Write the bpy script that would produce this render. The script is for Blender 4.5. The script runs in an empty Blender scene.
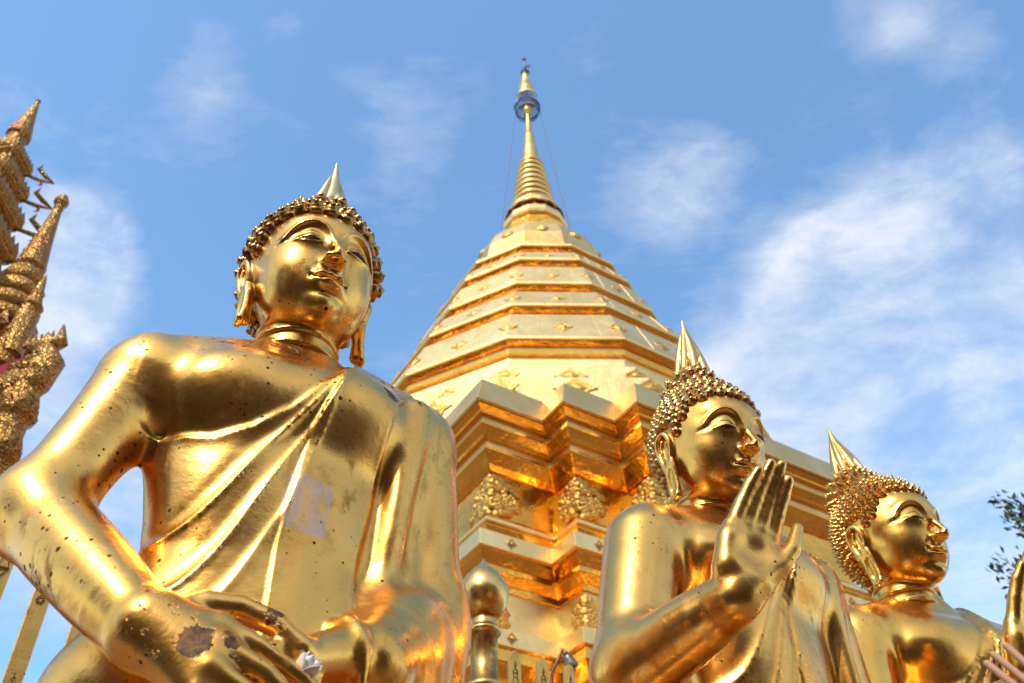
import bpy, bmesh, math, random
import numpy as np
from mathutils import Vector, Matrix, Euler

sc = bpy.context.scene
COL = sc.collection
rad = math.radians

# ---------------------------------------------------------------- camera, sky, sun, exposure
CZ = 1.60                                   # eye height above the terrace
cam_d = bpy.data.cameras.new('camera'); cam = bpy.data.objects.new('camera', cam_d); COL.objects.link(cam)
cam.matrix_world = Matrix.Translation((0, 0, CZ)) @ Matrix.Rotation(math.pi / 2 + .74485, 4, 'X') @ Matrix.Rotation(-.034263, 4, 'Z')
cam_d.sensor_width = 36; cam_d.lens = 922.57 / 1024 * 36; cam_d.clip_start = .05; cam_d.clip_end = 3000
cam_d.dof.use_dof = True; cam_d.dof.focus_distance = 1.65; cam_d.dof.aperture_fstop = 7.5
sc.camera = cam
sc.view_settings.view_transform = 'Standard'; sc.view_settings.look = 'None'
sc.view_settings.exposure = 0.42; sc.view_settings.gamma = 1; sc.view_settings.use_curve_mapping = False

SUN_EL, SUN_AZ = 48., 208.                  # azimuth clockwise from +Y: the sun stands behind and left of the camera
sv = Vector((math.sin(rad(SUN_AZ)) * math.cos(rad(SUN_EL)), math.cos(rad(SUN_AZ)) * math.cos(rad(SUN_EL)), math.sin(rad(SUN_EL))))
sun_d = bpy.data.lights.new('sun', 'SUN'); sun_d.energy = 2.8; sun_d.angle = rad(.6); sun_d.color = (1, .93, .82)
sun = bpy.data.objects.new('sun', sun_d); COL.objects.link(sun)
sun.rotation_euler = sv.to_track_quat('Z', 'Y').to_euler()

def pixdir(x, y):
    """direction of a pixel of the photograph, for placing the clouds in the sky"""
    c, s = math.cos(-.034263), math.sin(-.034263); dx, dy = x - 512, y - 341.5
    px, py = (c * dx + s * dy) / 922.57, (-s * dx + c * dy) / 922.57
    P = .74485
    return Vector((px, math.cos(P) + py * math.sin(P), math.sin(P) - py * math.cos(P))).normalized()

class N:
    """small node helper"""
    def __init__(s, nt): s.nt = nt
    def n(s, typ, **k):
        nd = s.nt.nodes.new(typ)
        for a, v in k.items():
            if a.startswith('i_'):
                nd.inputs[a[2:].replace('_', ' ')].default_value = v
            else: setattr(nd, a, v)
        return nd
    def l(s, a, b): s.nt.links.new(a, b)
    def m(s, op, a, b=None, c=None, clamp=False):
        nd = s.nt.nodes.new('ShaderNodeMath'); nd.operation = op; nd.use_clamp = clamp
        for i, v in enumerate((a, b, c)):
            if v is None: continue
            if hasattr(v, 'links'): s.l(v, nd.inputs[i])
            else: nd.inputs[i].default_value = v
        return nd.outputs[0]
    def vm(s, op, a, b=None):
        nd = s.nt.nodes.new('ShaderNodeVectorMath'); nd.operation = op
        for i, v in enumerate((a, b)):
            if v is None: continue
            if hasattr(v, 'links'): s.l(v, nd.inputs[i])
            else: nd.inputs[i].default_value = v
        return nd
    def noise(s, vec, scale, detail=4, rough=.55, dist=0, lac=2):
        nd = s.n('ShaderNodeTexNoise'); nd.inputs['Scale'].default_value = scale; nd.inputs['Detail'].default_value = detail
        nd.inputs['Roughness'].default_value = rough; nd.inputs['Distortion'].default_value = dist
        if vec is not None: s.l(vec, nd.inputs['Vector'])
        return nd
    def ramp(s, v, stops, interp='LINEAR'):
        nd = s.n('ShaderNodeValToRGB'); nd.color_ramp.interpolation = interp
        e = nd.color_ramp.elements
        while len(e) < len(stops): e.new(.5)
        for el, (p, c) in zip(e, stops):
            el.position = p; el.color = (c, c, c, 1) if not hasattr(c, '__len__') else (*c, 1)
        s.l(v, nd.inputs[0]); return nd.outputs[0]
    def mix(s, f, a, b):
        nd = s.n('ShaderNodeMix'); nd.data_type = 'RGBA'
        for i, v in ((0, f), (6, a), (7, b)):
            if hasattr(v, 'links'): s.l(v, nd.inputs[i])
            else: nd.inputs[i].default_value = v if i == 0 else (*v, 1)
        return nd.outputs[2]

w = bpy.data.worlds.new('World'); sc.world = w; w.use_nodes = True
nt = w.node_tree; nt.nodes.clear(); g = N(nt)
sky = g.n('ShaderNodeTexSky'); sky.sky_type = 'NISHITA'; sky.sun_disc = False
sky.sun_elevation = rad(SUN_EL); sky.sun_rotation = rad(SUN_AZ); sky.air_density = 1.0; sky.dust_density = .7; sky.ozone_density = 3.0
tc = g.n('ShaderNodeTexCoord')
vec = tc.outputs['Generated']
wisp = g.n('ShaderNodeMapping'); wisp.inputs['Rotation'].default_value = (0, .55, 0); wisp.inputs['Scale'].default_value = (.75, 1.5, 2.3); g.l(vec, wisp.inputs[0])
nb = g.noise(g.vm('MULTIPLY', vec, (1, 1, 1.0)).outputs[0], 3.0, 9, .60, .35)
nf = g.noise(wisp.outputs[0], 7.0, 10, .66, .30)
nbv = g.m('ADD', g.m('MULTIPLY', nb.outputs[0], .50), g.m('MULTIPLY', nf.outputs[0], .50))
# where the photograph has its clouds: (pixel x, y, half-angle in degrees, weight)
CL = [(190, 60, 2.6, .8), (215, 105, 2.2, .55), (70, 265, 3.6, 1.1), (95, 235, 2.5, .6), (20, 330, 4, .7), (412, 140, 2.6, .55), (655, 160, 4, .55), (700, 185, 3, .45),
      (860, 235, 4.4, .66), (930, 200, 4.2, .68), (1000, 170, 3.6, .6), (805, 285, 3.0, .6), (1000, 345, 4.5, .8), (1060, 260, 6, .6), (880, 12, 2.4, .8), (940, 25, 2.6, .6),
      (830, 400, 9, .80), (950, 440, 8, .85), (760, 380, 5, .5), (990, 590, 7.5, 1.35), (930, 640, 8, 1.2), (1100, 560, 10, 1.2), (100, 500, 6, .8), (30, 620, 8, .8), (-60, 400, 10, .7), (-90, 180, 8, .5), (560, 700, 20, .7)]
acc = None
for (x, y, a, wt) in CL:
    d = pixdir(x, y)
    dt = g.vm('DOT_PRODUCT', vec, tuple(d)).outputs['Value']
    v = g.n('ShaderNodeMapRange'); v.interpolation_type = 'SMOOTHSTEP'; v.clamp = True
    g.l(dt, v.inputs[0]); v.inputs[1].default_value = math.cos(rad(a * 1.55)); v.inputs[2].default_value = math.cos(rad(a * .1)); v.inputs[3].default_value = 0; v.inputs[4].default_value = wt
    acc = v.outputs[0] if acc is None else g.m('ADD', acc, v.outputs[0])
acc = g.m('MINIMUM', acc, 1.5)
# unseen cloud added above, behind and beside the camera for cream reflections in gold
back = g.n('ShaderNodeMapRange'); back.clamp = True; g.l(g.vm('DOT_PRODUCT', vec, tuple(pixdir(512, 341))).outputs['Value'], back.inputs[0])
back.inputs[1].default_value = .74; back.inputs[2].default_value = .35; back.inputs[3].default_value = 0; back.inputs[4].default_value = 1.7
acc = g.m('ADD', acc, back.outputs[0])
acc = g.m('ADD', acc, .06)
cov = g.m('ADD', nbv, g.m('MULTIPLY', acc, .150))
cov = g.ramp(cov, [(.55, 0), (.66, .20), (.80, .62), (.96, .95)])
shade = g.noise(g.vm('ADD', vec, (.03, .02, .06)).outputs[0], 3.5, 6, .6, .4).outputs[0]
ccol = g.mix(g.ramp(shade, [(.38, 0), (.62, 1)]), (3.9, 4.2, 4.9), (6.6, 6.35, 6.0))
skyt = g.vm('ADD', g.vm('MULTIPLY', sky.outputs[0], (1.15, 1.50, 1.56)).outputs[0], (.16, .18, .17)).outputs[0]
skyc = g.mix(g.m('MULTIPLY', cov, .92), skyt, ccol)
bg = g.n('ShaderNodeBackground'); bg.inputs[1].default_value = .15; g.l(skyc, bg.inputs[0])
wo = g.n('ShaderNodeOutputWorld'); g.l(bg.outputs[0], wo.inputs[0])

# ---------------------------------------------------------------- object helpers
def tag(o, label=None, cat=None, group=None, kind=None):
    if label: o['label'] = label
    if cat: o['category'] = cat
    if group: o['group'] = group
    if kind: o['kind'] = kind
    return o

def empty(name, loc, rz=0, scale=1.):
    o = bpy.data.objects.new(name, None); COL.objects.link(o); o.location = loc; o.rotation_euler = (0, 0, rz); o.scale = (scale,) * 3
    o.empty_display_size = .1
    return o

def link(name, me, mat, parent=None, smooth=False):
    if mat is not None: me.materials.append(mat)
    o = bpy.data.objects.new(name, me); COL.objects.link(o)
    if parent is not None: o.parent = parent
    if smooth: me.polygons.foreach_set('use_smooth', [True] * len(me.polygons))
    return o

def npmesh(name, V, F, mat, parent=None, smooth=True):
    me = bpy.data.meshes.new(name)
    V = np.asarray(V, np.float32); F = np.asarray(F, np.int32); k = F.shape[1]
    me.vertices.add(len(V)); me.vertices.foreach_set('co', V.ravel())
    me.loops.add(F.size); me.loops.foreach_set('vertex_index', F.ravel())
    me.polygons.add(len(F)); me.polygons.foreach_set('loop_start', np.arange(0, F.size, k, dtype=np.int32)); me.polygons.foreach_set('loop_total', np.full(len(F), k, np.int32))
    me.update(calc_edges=True); me.validate()
    return link(name, me, mat, parent, smooth)

class MB:
    """collects simple shapes into one mesh"""
    def __init__(s): s.v = []; s.f = []
    def add(s, v, f):
        b = len(s.v); s.v += [tuple(p) for p in v]; s.f += [tuple(b + i for i in q) for q in f]; return s
    def box(s, c, d, M=None):
        v = [Vector((x * d[0] / 2, y * d[1] / 2, z * d[2] / 2)) for x in (-1, 1) for y in (-1, 1) for z in (-1, 1)]
        if M is not None: v = [M @ p for p in v]
        return s.add([p + Vector(c) for p in v], [(0, 1, 3, 2), (4, 6, 7, 5), (0, 4, 5, 1), (2, 3, 7, 6), (0, 2, 6, 4), (1, 5, 7, 3)])
    def lathe(s, prof, c=(0, 0, 0), n=24, a0=0., fac=None, caps=True):
        """prof = [(r, z)]"""
        v = []
        for r, z in prof:
            for i in range(n):
                a = a0 + 2 * math.pi * i / n; rr = r * (fac(i) if fac else 1)
                v.append((c[0] + rr * math.cos(a), c[1] + rr * math.sin(a), c[2] + z))
        f = [(j * n + i, j * n + (i + 1) % n, (j + 1) * n + (i + 1) % n, (j + 1) * n + i) for j in range(len(prof) - 1) for i in range(n)]
        if caps: f += [tuple(range(n - 1, -1, -1)), tuple((len(prof) - 1) * n + i for i in range(n))]
        return s.add(v, f)
    def outline(s, rings, caps=True):
        """rings: equal-length closed outlines, first at the bottom"""
        n = len(rings[0]); v = [p for r in rings for p in r]
        f = [(j * n + i, j * n + (i + 1) % n, (j + 1) * n + (i + 1) % n, (j + 1) * n + i) for j in range(len(rings) - 1) for i in range(n)]
        if caps: f += [tuple(range(n - 1, -1, -1)), tuple((len(rings) - 1) * n + i for i in range(n))]
        return s.add(v, f)
    def tube(s, pts, r, n=8):
        pts = [Vector(p) for p in pts]; rings = []
        rr = r if hasattr(r, '__len__') else [r] * len(pts)
        for i, p in enumerate(pts):
            t = (pts[min(i + 1, len(pts) - 1)] - pts[max(i - 1, 0)]).normalized()
            u = t.orthogonal().normalized() if i == 0 else (u - t * u.dot(t)).normalized()
            w_ = t.cross(u)
            rings.append([tuple(p + rr[i] * (math.cos(2 * math.pi * k / n) * u + math.sin(2 * math.pi * k / n) * w_)) for k in range(n)])
        return s.outline(rings)
    def build(s, name, mat, parent=None, smooth=False, bevel=0):
        me = bpy.data.meshes.new(name); me.from_pydata(s.v, [], s.f); me.validate(); me.update()
        bm = bmesh.new(); bm.from_mesh(me); bmesh.ops.recalc_face_normals(bm, faces=bm.faces); bm.to_mesh(me); bm.free()
        o = link(name, me, mat, parent, smooth)
        if bevel:
            b = o.modifiers.new('bevel', 'BEVEL'); b.width = bevel; b.segments = 2; b.limit_method = 'ANGLE'; b.angle_limit = rad(25)
        return o

# ---------------------------------------------------------------- materials
def mat(name):
    m = bpy.data.materials.new(name); m.use_nodes = True; nt = m.node_tree; nt.nodes.clear()
    g = N(nt); out = g.n('ShaderNodeOutputMaterial'); p = g.n('ShaderNodeBsdfPrincipled'); g.l(p.outputs[0], out.inputs[0])
    return m, g, p

def plain(name, col, rough=.7, metal=0, noise=(6, .25), bump=0.):
    m, g, p = mat(name)
    tc = g.n('ShaderNodeTexCoord'); nz = g.noise(tc.outputs['Object'], noise[0], 6, .6)
    c = g.mix(g.ramp(nz.outputs[0], [(.3, 0), (.7, 1)]), tuple(v * (1 - noise[1]) for v in col), tuple(min(1, v * (1 + noise[1])) for v in col))
    g.l(c, p.inputs['Base Color']); p.inputs['Roughness'].default_value = rough; p.inputs['Metallic'].default_value = metal
    if bump:
        b = g.n('ShaderNodeBump'); b.inputs['Strength'].default_value = bump; b.inputs['Distance'].default_value = .01
        g.l(nz.outputs[0], b.inputs['Height']); g.l(b.outputs[0], p.inputs['Normal'])
    return m

def gold(name, base=(.95, .62, .22), rough=(.16, .34), scale=9., bump=(.10, .004), fine=(.15, .0010), worn=.5, dark=(), pits=.5, patch=None, grime=.7):
    """cast and gilded metal: cloudy polish, pits, worn gilding showing dark bronze"""
    m, g, p = mat(name)
    tc = g.n('ShaderNodeTexCoord'); O = tc.outputs['Object']
    n1 = g.noise(O, scale, 7, .62, .3); n2 = g.noise(O, scale * 7, 5, .6); n3 = g.noise(O, scale * 2.6, 8, .7, .5)
    col = g.mix(g.ramp(n1.outputs[0], [(.32, 0), (.68, 1)]), tuple(v * k for v, k in zip(base, (.90, .84, .70))), base)
    col = g.mix(g.m('MULTIPLY', g.ramp(n3.outputs[0], [(.56, 0), (.70, 1)]), .60 * worn), col, (.36, .17, .045))
    ro = g.m('ADD', g.m('MULTIPLY', n3.outputs[0], (rough[1] - rough[0]) * 1.6), rough[0] - (rough[1] - rough[0]) * .3)
    met = 1.
    # dull stains with run marks below them
    mpS = g.n('ShaderNodeMapping'); g.l(O, mpS.inputs[0]); mpS.inputs['Scale'].default_value = (1, 1, .45)
    st_ = g.ramp(g.noise(mpS.outputs[0], scale * 3.2, 8, .72, .25).outputs[0], [(.54, 0), (.64, 1)])
    st_ = g.m('MULTIPLY', st_, g.ramp(g.noise(O, scale * .7, 2).outputs[0], [(.42, 0), (.55, 1)]))
    col = g.mix(g.m('MULTIPLY', st_, .60 * min(1, worn + .2)), col, (.20, .085, .02)); ro = g.m('ADD', ro, g.m('MULTIPLY', st_, .22))
    # pits
    if pits:
        vo = g.n('ShaderNodeTexVoronoi'); g.l(O, vo.inputs['Vector']); vo.inputs['Scale'].default_value = scale * 13; vo.inputs['Randomness'].default_value = 1
        pit = g.m('LESS_THAN', vo.outputs['Distance'], g.m('MULTIPLY', g.m('SUBTRACT', g.noise(O, scale * 1.3, 3).outputs[0], .445), 1.5 * pits))
        pit = g.m('MULTIPLY', pit, g.ramp(n2.outputs[0], [(.45, 0), (.5, 1)]))
        col = g.mix(pit, col, (.10, .045, .015)); ro = g.m('ADD', ro, g.m('MULTIPLY', pit, .3))
    tot = None
    for (c, r, thr) in dark:                       # patches where the gilding has come off
        d = g.vm('DISTANCE', O, tuple(c)).outputs['Value']
        f = g.m('SUBTRACT', 1., g.m('DIVIDE', d, r), clamp=True)
        v = g.m('ADD', f, g.m('MULTIPLY', g.m('SUBTRACT', g.noise(O, scale * 5, 6, .7).outputs[0], .5), 2.6))
        v = g.ramp(g.m('MULTIPLY', v, g.m('GREATER_THAN', f, 0.01)), [(thr, 0), (min(.99, thr + .05), 1)])
        tot = v if tot is None else g.m('MAXIMUM', tot, v)
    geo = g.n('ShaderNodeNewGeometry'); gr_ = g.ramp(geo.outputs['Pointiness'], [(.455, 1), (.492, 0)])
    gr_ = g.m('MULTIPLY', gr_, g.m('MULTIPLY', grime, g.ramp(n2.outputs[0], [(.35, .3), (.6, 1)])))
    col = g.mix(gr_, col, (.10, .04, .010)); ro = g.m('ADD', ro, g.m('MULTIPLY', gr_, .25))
    if tot is not None:
        dk = g.mix(g.ramp(g.noise(O, scale * 9, 5, .7).outputs[0], [(.42, 0), (.60, 1)]), (.035, .018, .008), (.20, .09, .03))
        col = g.mix(tot, col, dk); ro = g.m('MAXIMUM', ro, g.m('MULTIPLY', tot, .55)); met = g.m('SUBTRACT', 1., g.m('MULTIPLY', tot, .5))
    if patch:                                       # residue of a peeled off square of gold leaf paper
        (cx, cz), (hx, hz), ang = patch
        sp = g.n('ShaderNodeSeparateXYZ'); g.l(O, sp.inputs[0])
        X = g.m('SUBTRACT', sp.outputs[0], cx); Z = g.m('SUBTRACT', sp.outputs[2], cz)
        ca, sa = math.cos(ang), math.sin(ang)
        U = g.m('ABSOLUTE', g.m('ADD', g.m('MULTIPLY', X, ca), g.m('MULTIPLY', Z, sa))); W = g.m('ABSOLUTE', g.m('SUBTRACT', g.m('MULTIPLY', Z, ca), g.m('MULTIPLY', X, sa)))
        ed_ = g.m('MULTIPLY', g.m('SUBTRACT', g.noise(O, 90, 6, .7).outputs[0], .5), .010)
        ins = g.m('MULTIPLY', g.m('LESS_THAN', g.m('ADD', U, ed_), hx), g.m('LESS_THAN', g.m('ADD', W, ed_), hz))
        ins = g.m('MULTIPLY', ins, g.m('LESS_THAN', sp.outputs[1], 0.0))
        st = g.n('ShaderNodeMapping'); g.l(O, st.inputs[0]); st.inputs['Scale'].default_value = (2, 1, .6)
        pm = g.m('MULTIPLY', ins, g.ramp(g.noise(st.outputs[0], 60, 5, .7).outputs[0], [(.42, .05), (.62, .62)]))
        col = g.mix(pm, col, (.52, .44, .46)); ro = g.m('MAXIMUM', ro, g.m('MULTIPLY', pm, .6)); 
        met = g.m('MULTIPLY', met, g.m('SUBTRACT', 1., g.m('MULTIPLY', pm, .7)))
    g.l(col, p.inputs['Base Color']); g.l(ro, p.inputs['Roughness'])
    if hasattr(met, 'links'): g.l(met, p.inputs['Metallic'])
    else: p.inputs['Metallic'].default_value = met
    b1 = g.n('ShaderNodeBump'); b1.inputs['Strength'].default_value = bump[0]; b1.inputs['Distance'].default_value = bump[1]; g.l(n1.outputs[0], b1.inputs['Height'])
    b2 = g.n('ShaderNodeBump'); b2.inputs['Strength'].default_value = fine[0]; b2.inputs['Distance'].default_value = fine[1]; g.l(n2.outputs[0], b2.inputs['Height']); g.l(b1.outputs[0], b2.inputs['Normal'])
    last = b2
    if tot is not None:
        b3 = g.n('ShaderNodeBump'); b3.inputs['Strength'].default_value = .5; b3.inputs['Distance'].default_value = -.0008; g.l(tot, b3.inputs['Height']); g.l(last.outputs[0], b3.inputs['Normal']); last = b3
    g.l(last.outputs[0], p.inputs['Normal'])
    return m
# ---------------------------------------------------------------- sculpting: smooth distance fields turned into meshes
import math
f32 = np.float32

def rc(a, b, ra, rb):
    a = np.array(a, f32); b = np.array(b, f32); ba = b - a; L2 = float(ba @ ba) + 1e-12
    def f(p):
        h = np.clip(((p - a) @ ba) / L2, 0, 1)
        q = p - a - h[:, None] * ba
        return np.sqrt((q * q).sum(1)) - (ra + (rb - ra) * h)
    R = max(ra, rb)
    return f, np.minimum(a, b) - R, np.maximum(a, b) + R

def poly(pts, rr):
    if not hasattr(rr, '__len__'): rr = [rr] * len(pts)
    fs = [rc(pts[i], pts[i + 1], rr[i], rr[i + 1]) for i in range(len(pts) - 1)]
    def f(p):
        d = fs[0][0](p)
        for g in fs[1:]: d = np.minimum(d, g[0](p))
        return d
    return f, np.min([g[1] for g in fs], 0), np.max([g[2] for g in fs], 0)

def rotm(rx=0, ry=0, rz=0):
    a, b, c = [math.radians(v) for v in (rx, ry, rz)]
    X = np.array([[1, 0, 0], [0, math.cos(a), -math.sin(a)], [0, math.sin(a), math.cos(a)]])
    Y = np.array([[math.cos(b), 0, math.sin(b)], [0, 1, 0], [-math.sin(b), 0, math.cos(b)]])
    Z = np.array([[math.cos(c), -math.sin(c), 0], [math.sin(c), math.cos(c), 0], [0, 0, 1]])
    return (Z @ Y @ X).astype(f32)

def ell(c, r, rot=None):
    c = np.array(c, f32); r = np.array(r, f32)
    M = rotm(*rot) if rot else None
    def f(p):
        q = p - c
        if M is not None: q = q @ M
        k0 = np.sqrt(((q / r) ** 2).sum(1)); k1 = np.sqrt(((q / (r * r)) ** 2).sum(1)) + 1e-9
        return k0 * (k0 - 1) / k1
    R = r if M is None else np.abs(M) @ r
    return f, c - R, c + R

class Field:
    def __init__(s): s.ops = []
    def u(s, prim, k=.02): s.ops.append(('u', prim, k)); return s
    def sub(s, prim, k=.01): s.ops.append(('s', prim, k)); return s
    def disp(s, fn, lo, hi): s.ops.append(('d', (fn, np.array(lo, f32), np.array(hi, f32)), 0)); return s
    def apply(s, p, d, op):
        t, (f, lo, hi), k = op
        if t == 'd': return d - f(p).astype(f32)
        e = f(p)
        if t == 'u':
            h = np.maximum(k - np.abs(d - e), 0) / k
            return (np.minimum(d, e) - h * h * k * .25).astype(f32)
        e = -e; h = np.maximum(k - np.abs(d - e), 0) / k
        return (np.maximum(d, e) + h * h * k * .25).astype(f32)
    def at(s, p):
        p = np.asarray(p, f32); d = np.full(len(p), 1., f32)
        for op in s.ops:
            (_, lo, hi) = op[1]; m = op[2] + .02 if op[0] != 'd' else 0
            ins = ((p > lo - m) & (p < hi + m)).all(1)
            if ins.any(): d[ins] = s.apply(p[ins], d[ins], op)
        return d
    def grid(s, lo, hi, h):
        lo = np.array(lo, f32); hi = np.array(hi, f32)
        n = np.ceil((hi - lo) / h).astype(int) + 1
        ax = [lo[i] + h * np.arange(n[i], dtype=f32) for i in range(3)]
        D = np.full(n, 1., f32)
        for op in s.ops:
            (_, a, b) = op[1]; m = (op[2] + 3 * h) if op[0] != 'd' else 0
            i0 = np.clip(np.floor((a - m - lo) / h).astype(int), 0, n); i1 = np.clip(np.ceil((b + m - lo) / h).astype(int) + 1, 0, n)
            if (i1 <= i0).any(): continue
            sl = tuple(slice(i0[i], i1[i]) for i in range(3))
            g = np.meshgrid(*[ax[i][sl[i]] for i in range(3)], indexing='ij')
            p = np.stack([q.ravel() for q in g], 1)
            sub = D[sl]; D[sl] = s.apply(p, sub.ravel(), op).reshape(sub.shape)
        return D, lo
    def mesh(s, lo, hi, h, relax=3):
        D, lo = s.grid(lo, hi, h)
        D[0] = D[-1] = 1; D[:, 0] = D[:, -1] = 1; D[:, :, 0] = D[:, :, -1] = 1
        return nets(D, lo, h, relax)

def tri(D, q):
    n = np.array(D.shape) - 2
    q = np.clip(q, 0, n + .999); i = np.minimum(q.astype(int), n); t = (q - i).astype(f32)
    x, y, z = i.T; a, b, c = t.T
    r = 0
    for dx in (0, 1):
        for dy in (0, 1):
            for dz in (0, 1):
                r = r + D[x + dx, y + dy, z + dz] * (a if dx else 1 - a) * (b if dy else 1 - b) * (c if dz else 1 - c)
    return r

def nets(D, lo, h, relax=3):
    S = D < 0
    n = D.shape
    cell = np.zeros((n[0] - 1, n[1] - 1, n[2] - 1), np.int8)
    for dx in (0, 1):
        for dy in (0, 1):
            for dz in (0, 1):
                cell += S[dx:n[0] - 1 + dx, dy:n[1] - 1 + dy, dz:n[2] - 1 + dz]
    act = (cell > 0) & (cell < 8)
    C = np.argwhere(act)
    idx = np.full(act.shape, -1, np.int64); idx[act] = np.arange(len(C))
    acc = np.zeros((len(C), 3)); cnt = np.zeros(len(C))
    for ax in range(3):
        o1, o2 = [a for a in range(3) if a != ax]
        for u in (0, 1):
            for v in (0, 1):
                P = C.copy(); P[:, o1] += u; P[:, o2] += v
                Q = P.copy(); Q[:, ax] += 1
                d0 = D[tuple(P.T)]; d1 = D[tuple(Q.T)]
                m = (d0 < 0) != (d1 < 0)
                t = np.where(m, d0 / np.where(m, d0 - d1, 1), 0)
                X = P.astype(float); X[:, ax] += t
                acc[m] += X[m]; cnt[m] += 1
    V = acc / cnt[:, None]
    F = []
    for ax in range(3):
        o1, o2 = [(1, 2), (2, 0), (0, 1)][ax]
        sl0 = [slice(None)] * 3; sl1 = [slice(None)] * 3
        sl0[ax] = slice(0, -1); sl1[ax] = slice(1, None)
        A = S[tuple(sl0)]; B = S[tuple(sl1)]
        E = np.argwhere(A != B)
        E = E[(E[:, o1] > 0) & (E[:, o2] > 0) & (E[:, o1] < n[o1] - 1) & (E[:, o2] < n[o2] - 1)]
        q = []
        for (u, v) in ((1, 1), (0, 1), (0, 0), (1, 0)):
            c = E.copy(); c[:, o1] -= u; c[:, o2] -= v; q.append(idx[tuple(c.T)])
        q = np.stack(q, 1)
        fl = ~A[tuple(E.T)]
        q[fl] = q[fl][:, ::-1]
        F.append(q)
    F = np.concatenate(F)
    # relax along the surface, then pull back on to the zero level of the field
    e = np.concatenate([F[:, [0, 1]], F[:, [1, 2]], F[:, [2, 3]], F[:, [3, 0]]])
    for it in range(relax):
        s = np.zeros_like(V); k = np.zeros(len(V))
        for ax in range(3):
            s[:, ax] = np.bincount(e[:, 0], V[e[:, 1], ax], len(V)) + np.bincount(e[:, 1], V[e[:, 0], ax], len(V))
        k = np.bincount(e[:, 0], minlength=len(V)) + np.bincount(e[:, 1], minlength=len(V))
        V = V * .4 + .6 * s / k[:, None]
        g = np.stack([(tri(D, V + d) - tri(D, V - d)) for d in np.eye(3) * .6], 1) / 1.2
        d0 = tri(D, V)
        st = d0[:, None] * g / ((g * g).sum(1)[:, None] + 1e-9)
        V = V - np.clip(st, -.5, .5)
    return (lo + h * V).astype(f32), F.astype(np.int32)

def pline(x, z, pts):
    """distance from (x,z) to a polyline, and the signed side of the nearest piece (+ = left of the walking direction)"""
    best = np.full(x.shape, 9., f32); side = np.zeros(x.shape, f32)
    for (ax, az), (bx, bz) in zip(pts[:-1], pts[1:]):
        dx, dz = bx - ax, bz - az; L = dx * dx + dz * dz + 1e-12
        t = np.clip(((x - ax) * dx + (z - az) * dz) / L, 0, 1)
        qx, qz = x - ax - t * dx, z - az - t * dz
        d = np.sqrt(qx * qx + qz * qz); m = d < best
        best = np.where(m, d, best); side = np.where(m, np.sign(dx * qz - dz * qx), side)
    return best, side

def sm(e0, e1, v):
    t = np.clip((v - e0) / (e1 - e0), 0, 1); return t * t * (3 - 2 * t)
def ga(v, w): return np.exp(-(v / w) ** 2)

# ---------------------------------------------------------------- head of the statue (life size, chin up at z = .70, crown at .95)
def curve(pts, n=5):
    """Catmull-Rom through pts"""
    P = np.array(pts, float); P = np.vstack([2 * P[0] - P[1], P, 2 * P[-1] - P[-2]]); out = []
    for i in range(1, len(P) - 2):
        for t in np.arange(n) / n:
            a, b, c, d = P[i - 1:i + 3]
            out.append(.5 * (2 * b + (c - a) * t + (2 * a - 5 * b + 4 * c - d) * t * t + (3 * b - a - 3 * c + d) * t ** 3))
    out.append(P[-2]); return [tuple(v) for v in out]

BROW = curve([(.0050, .812), (.0085, .826), (.018, .8405), (.033, .8475), (.048, .8425), (.059, .830), (.066, .815)])
LIDU = curve([(.0180, .8095), (.0245, .8128), (.0340, .8140), (.0440, .8122), (.0530, .8090)])
LIDL = curve([(.0180, .8095), (.0260, .8080), (.0350, .8074), (.0440, .8078), (.0530, .8090)])
LIDC = curve([(.0170, .8135), (.0240, .8220), (.0340, .8255), (.0460, .8225), (.0570, .8125)])
LIPU = curve([(0, .7560), (.0040, .7585), (.0095, .7570), (.0165, .7525), (.0225, .7500)])
LIPM = curve([(0, .7480), (.005, .7490), (.011, .7480), (.018, .7486), (.0235, .7508)])
LIPL = curve([(0, .7360), (.007, .7366), (.0140, .7408), (.0200, .7462)])

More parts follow.
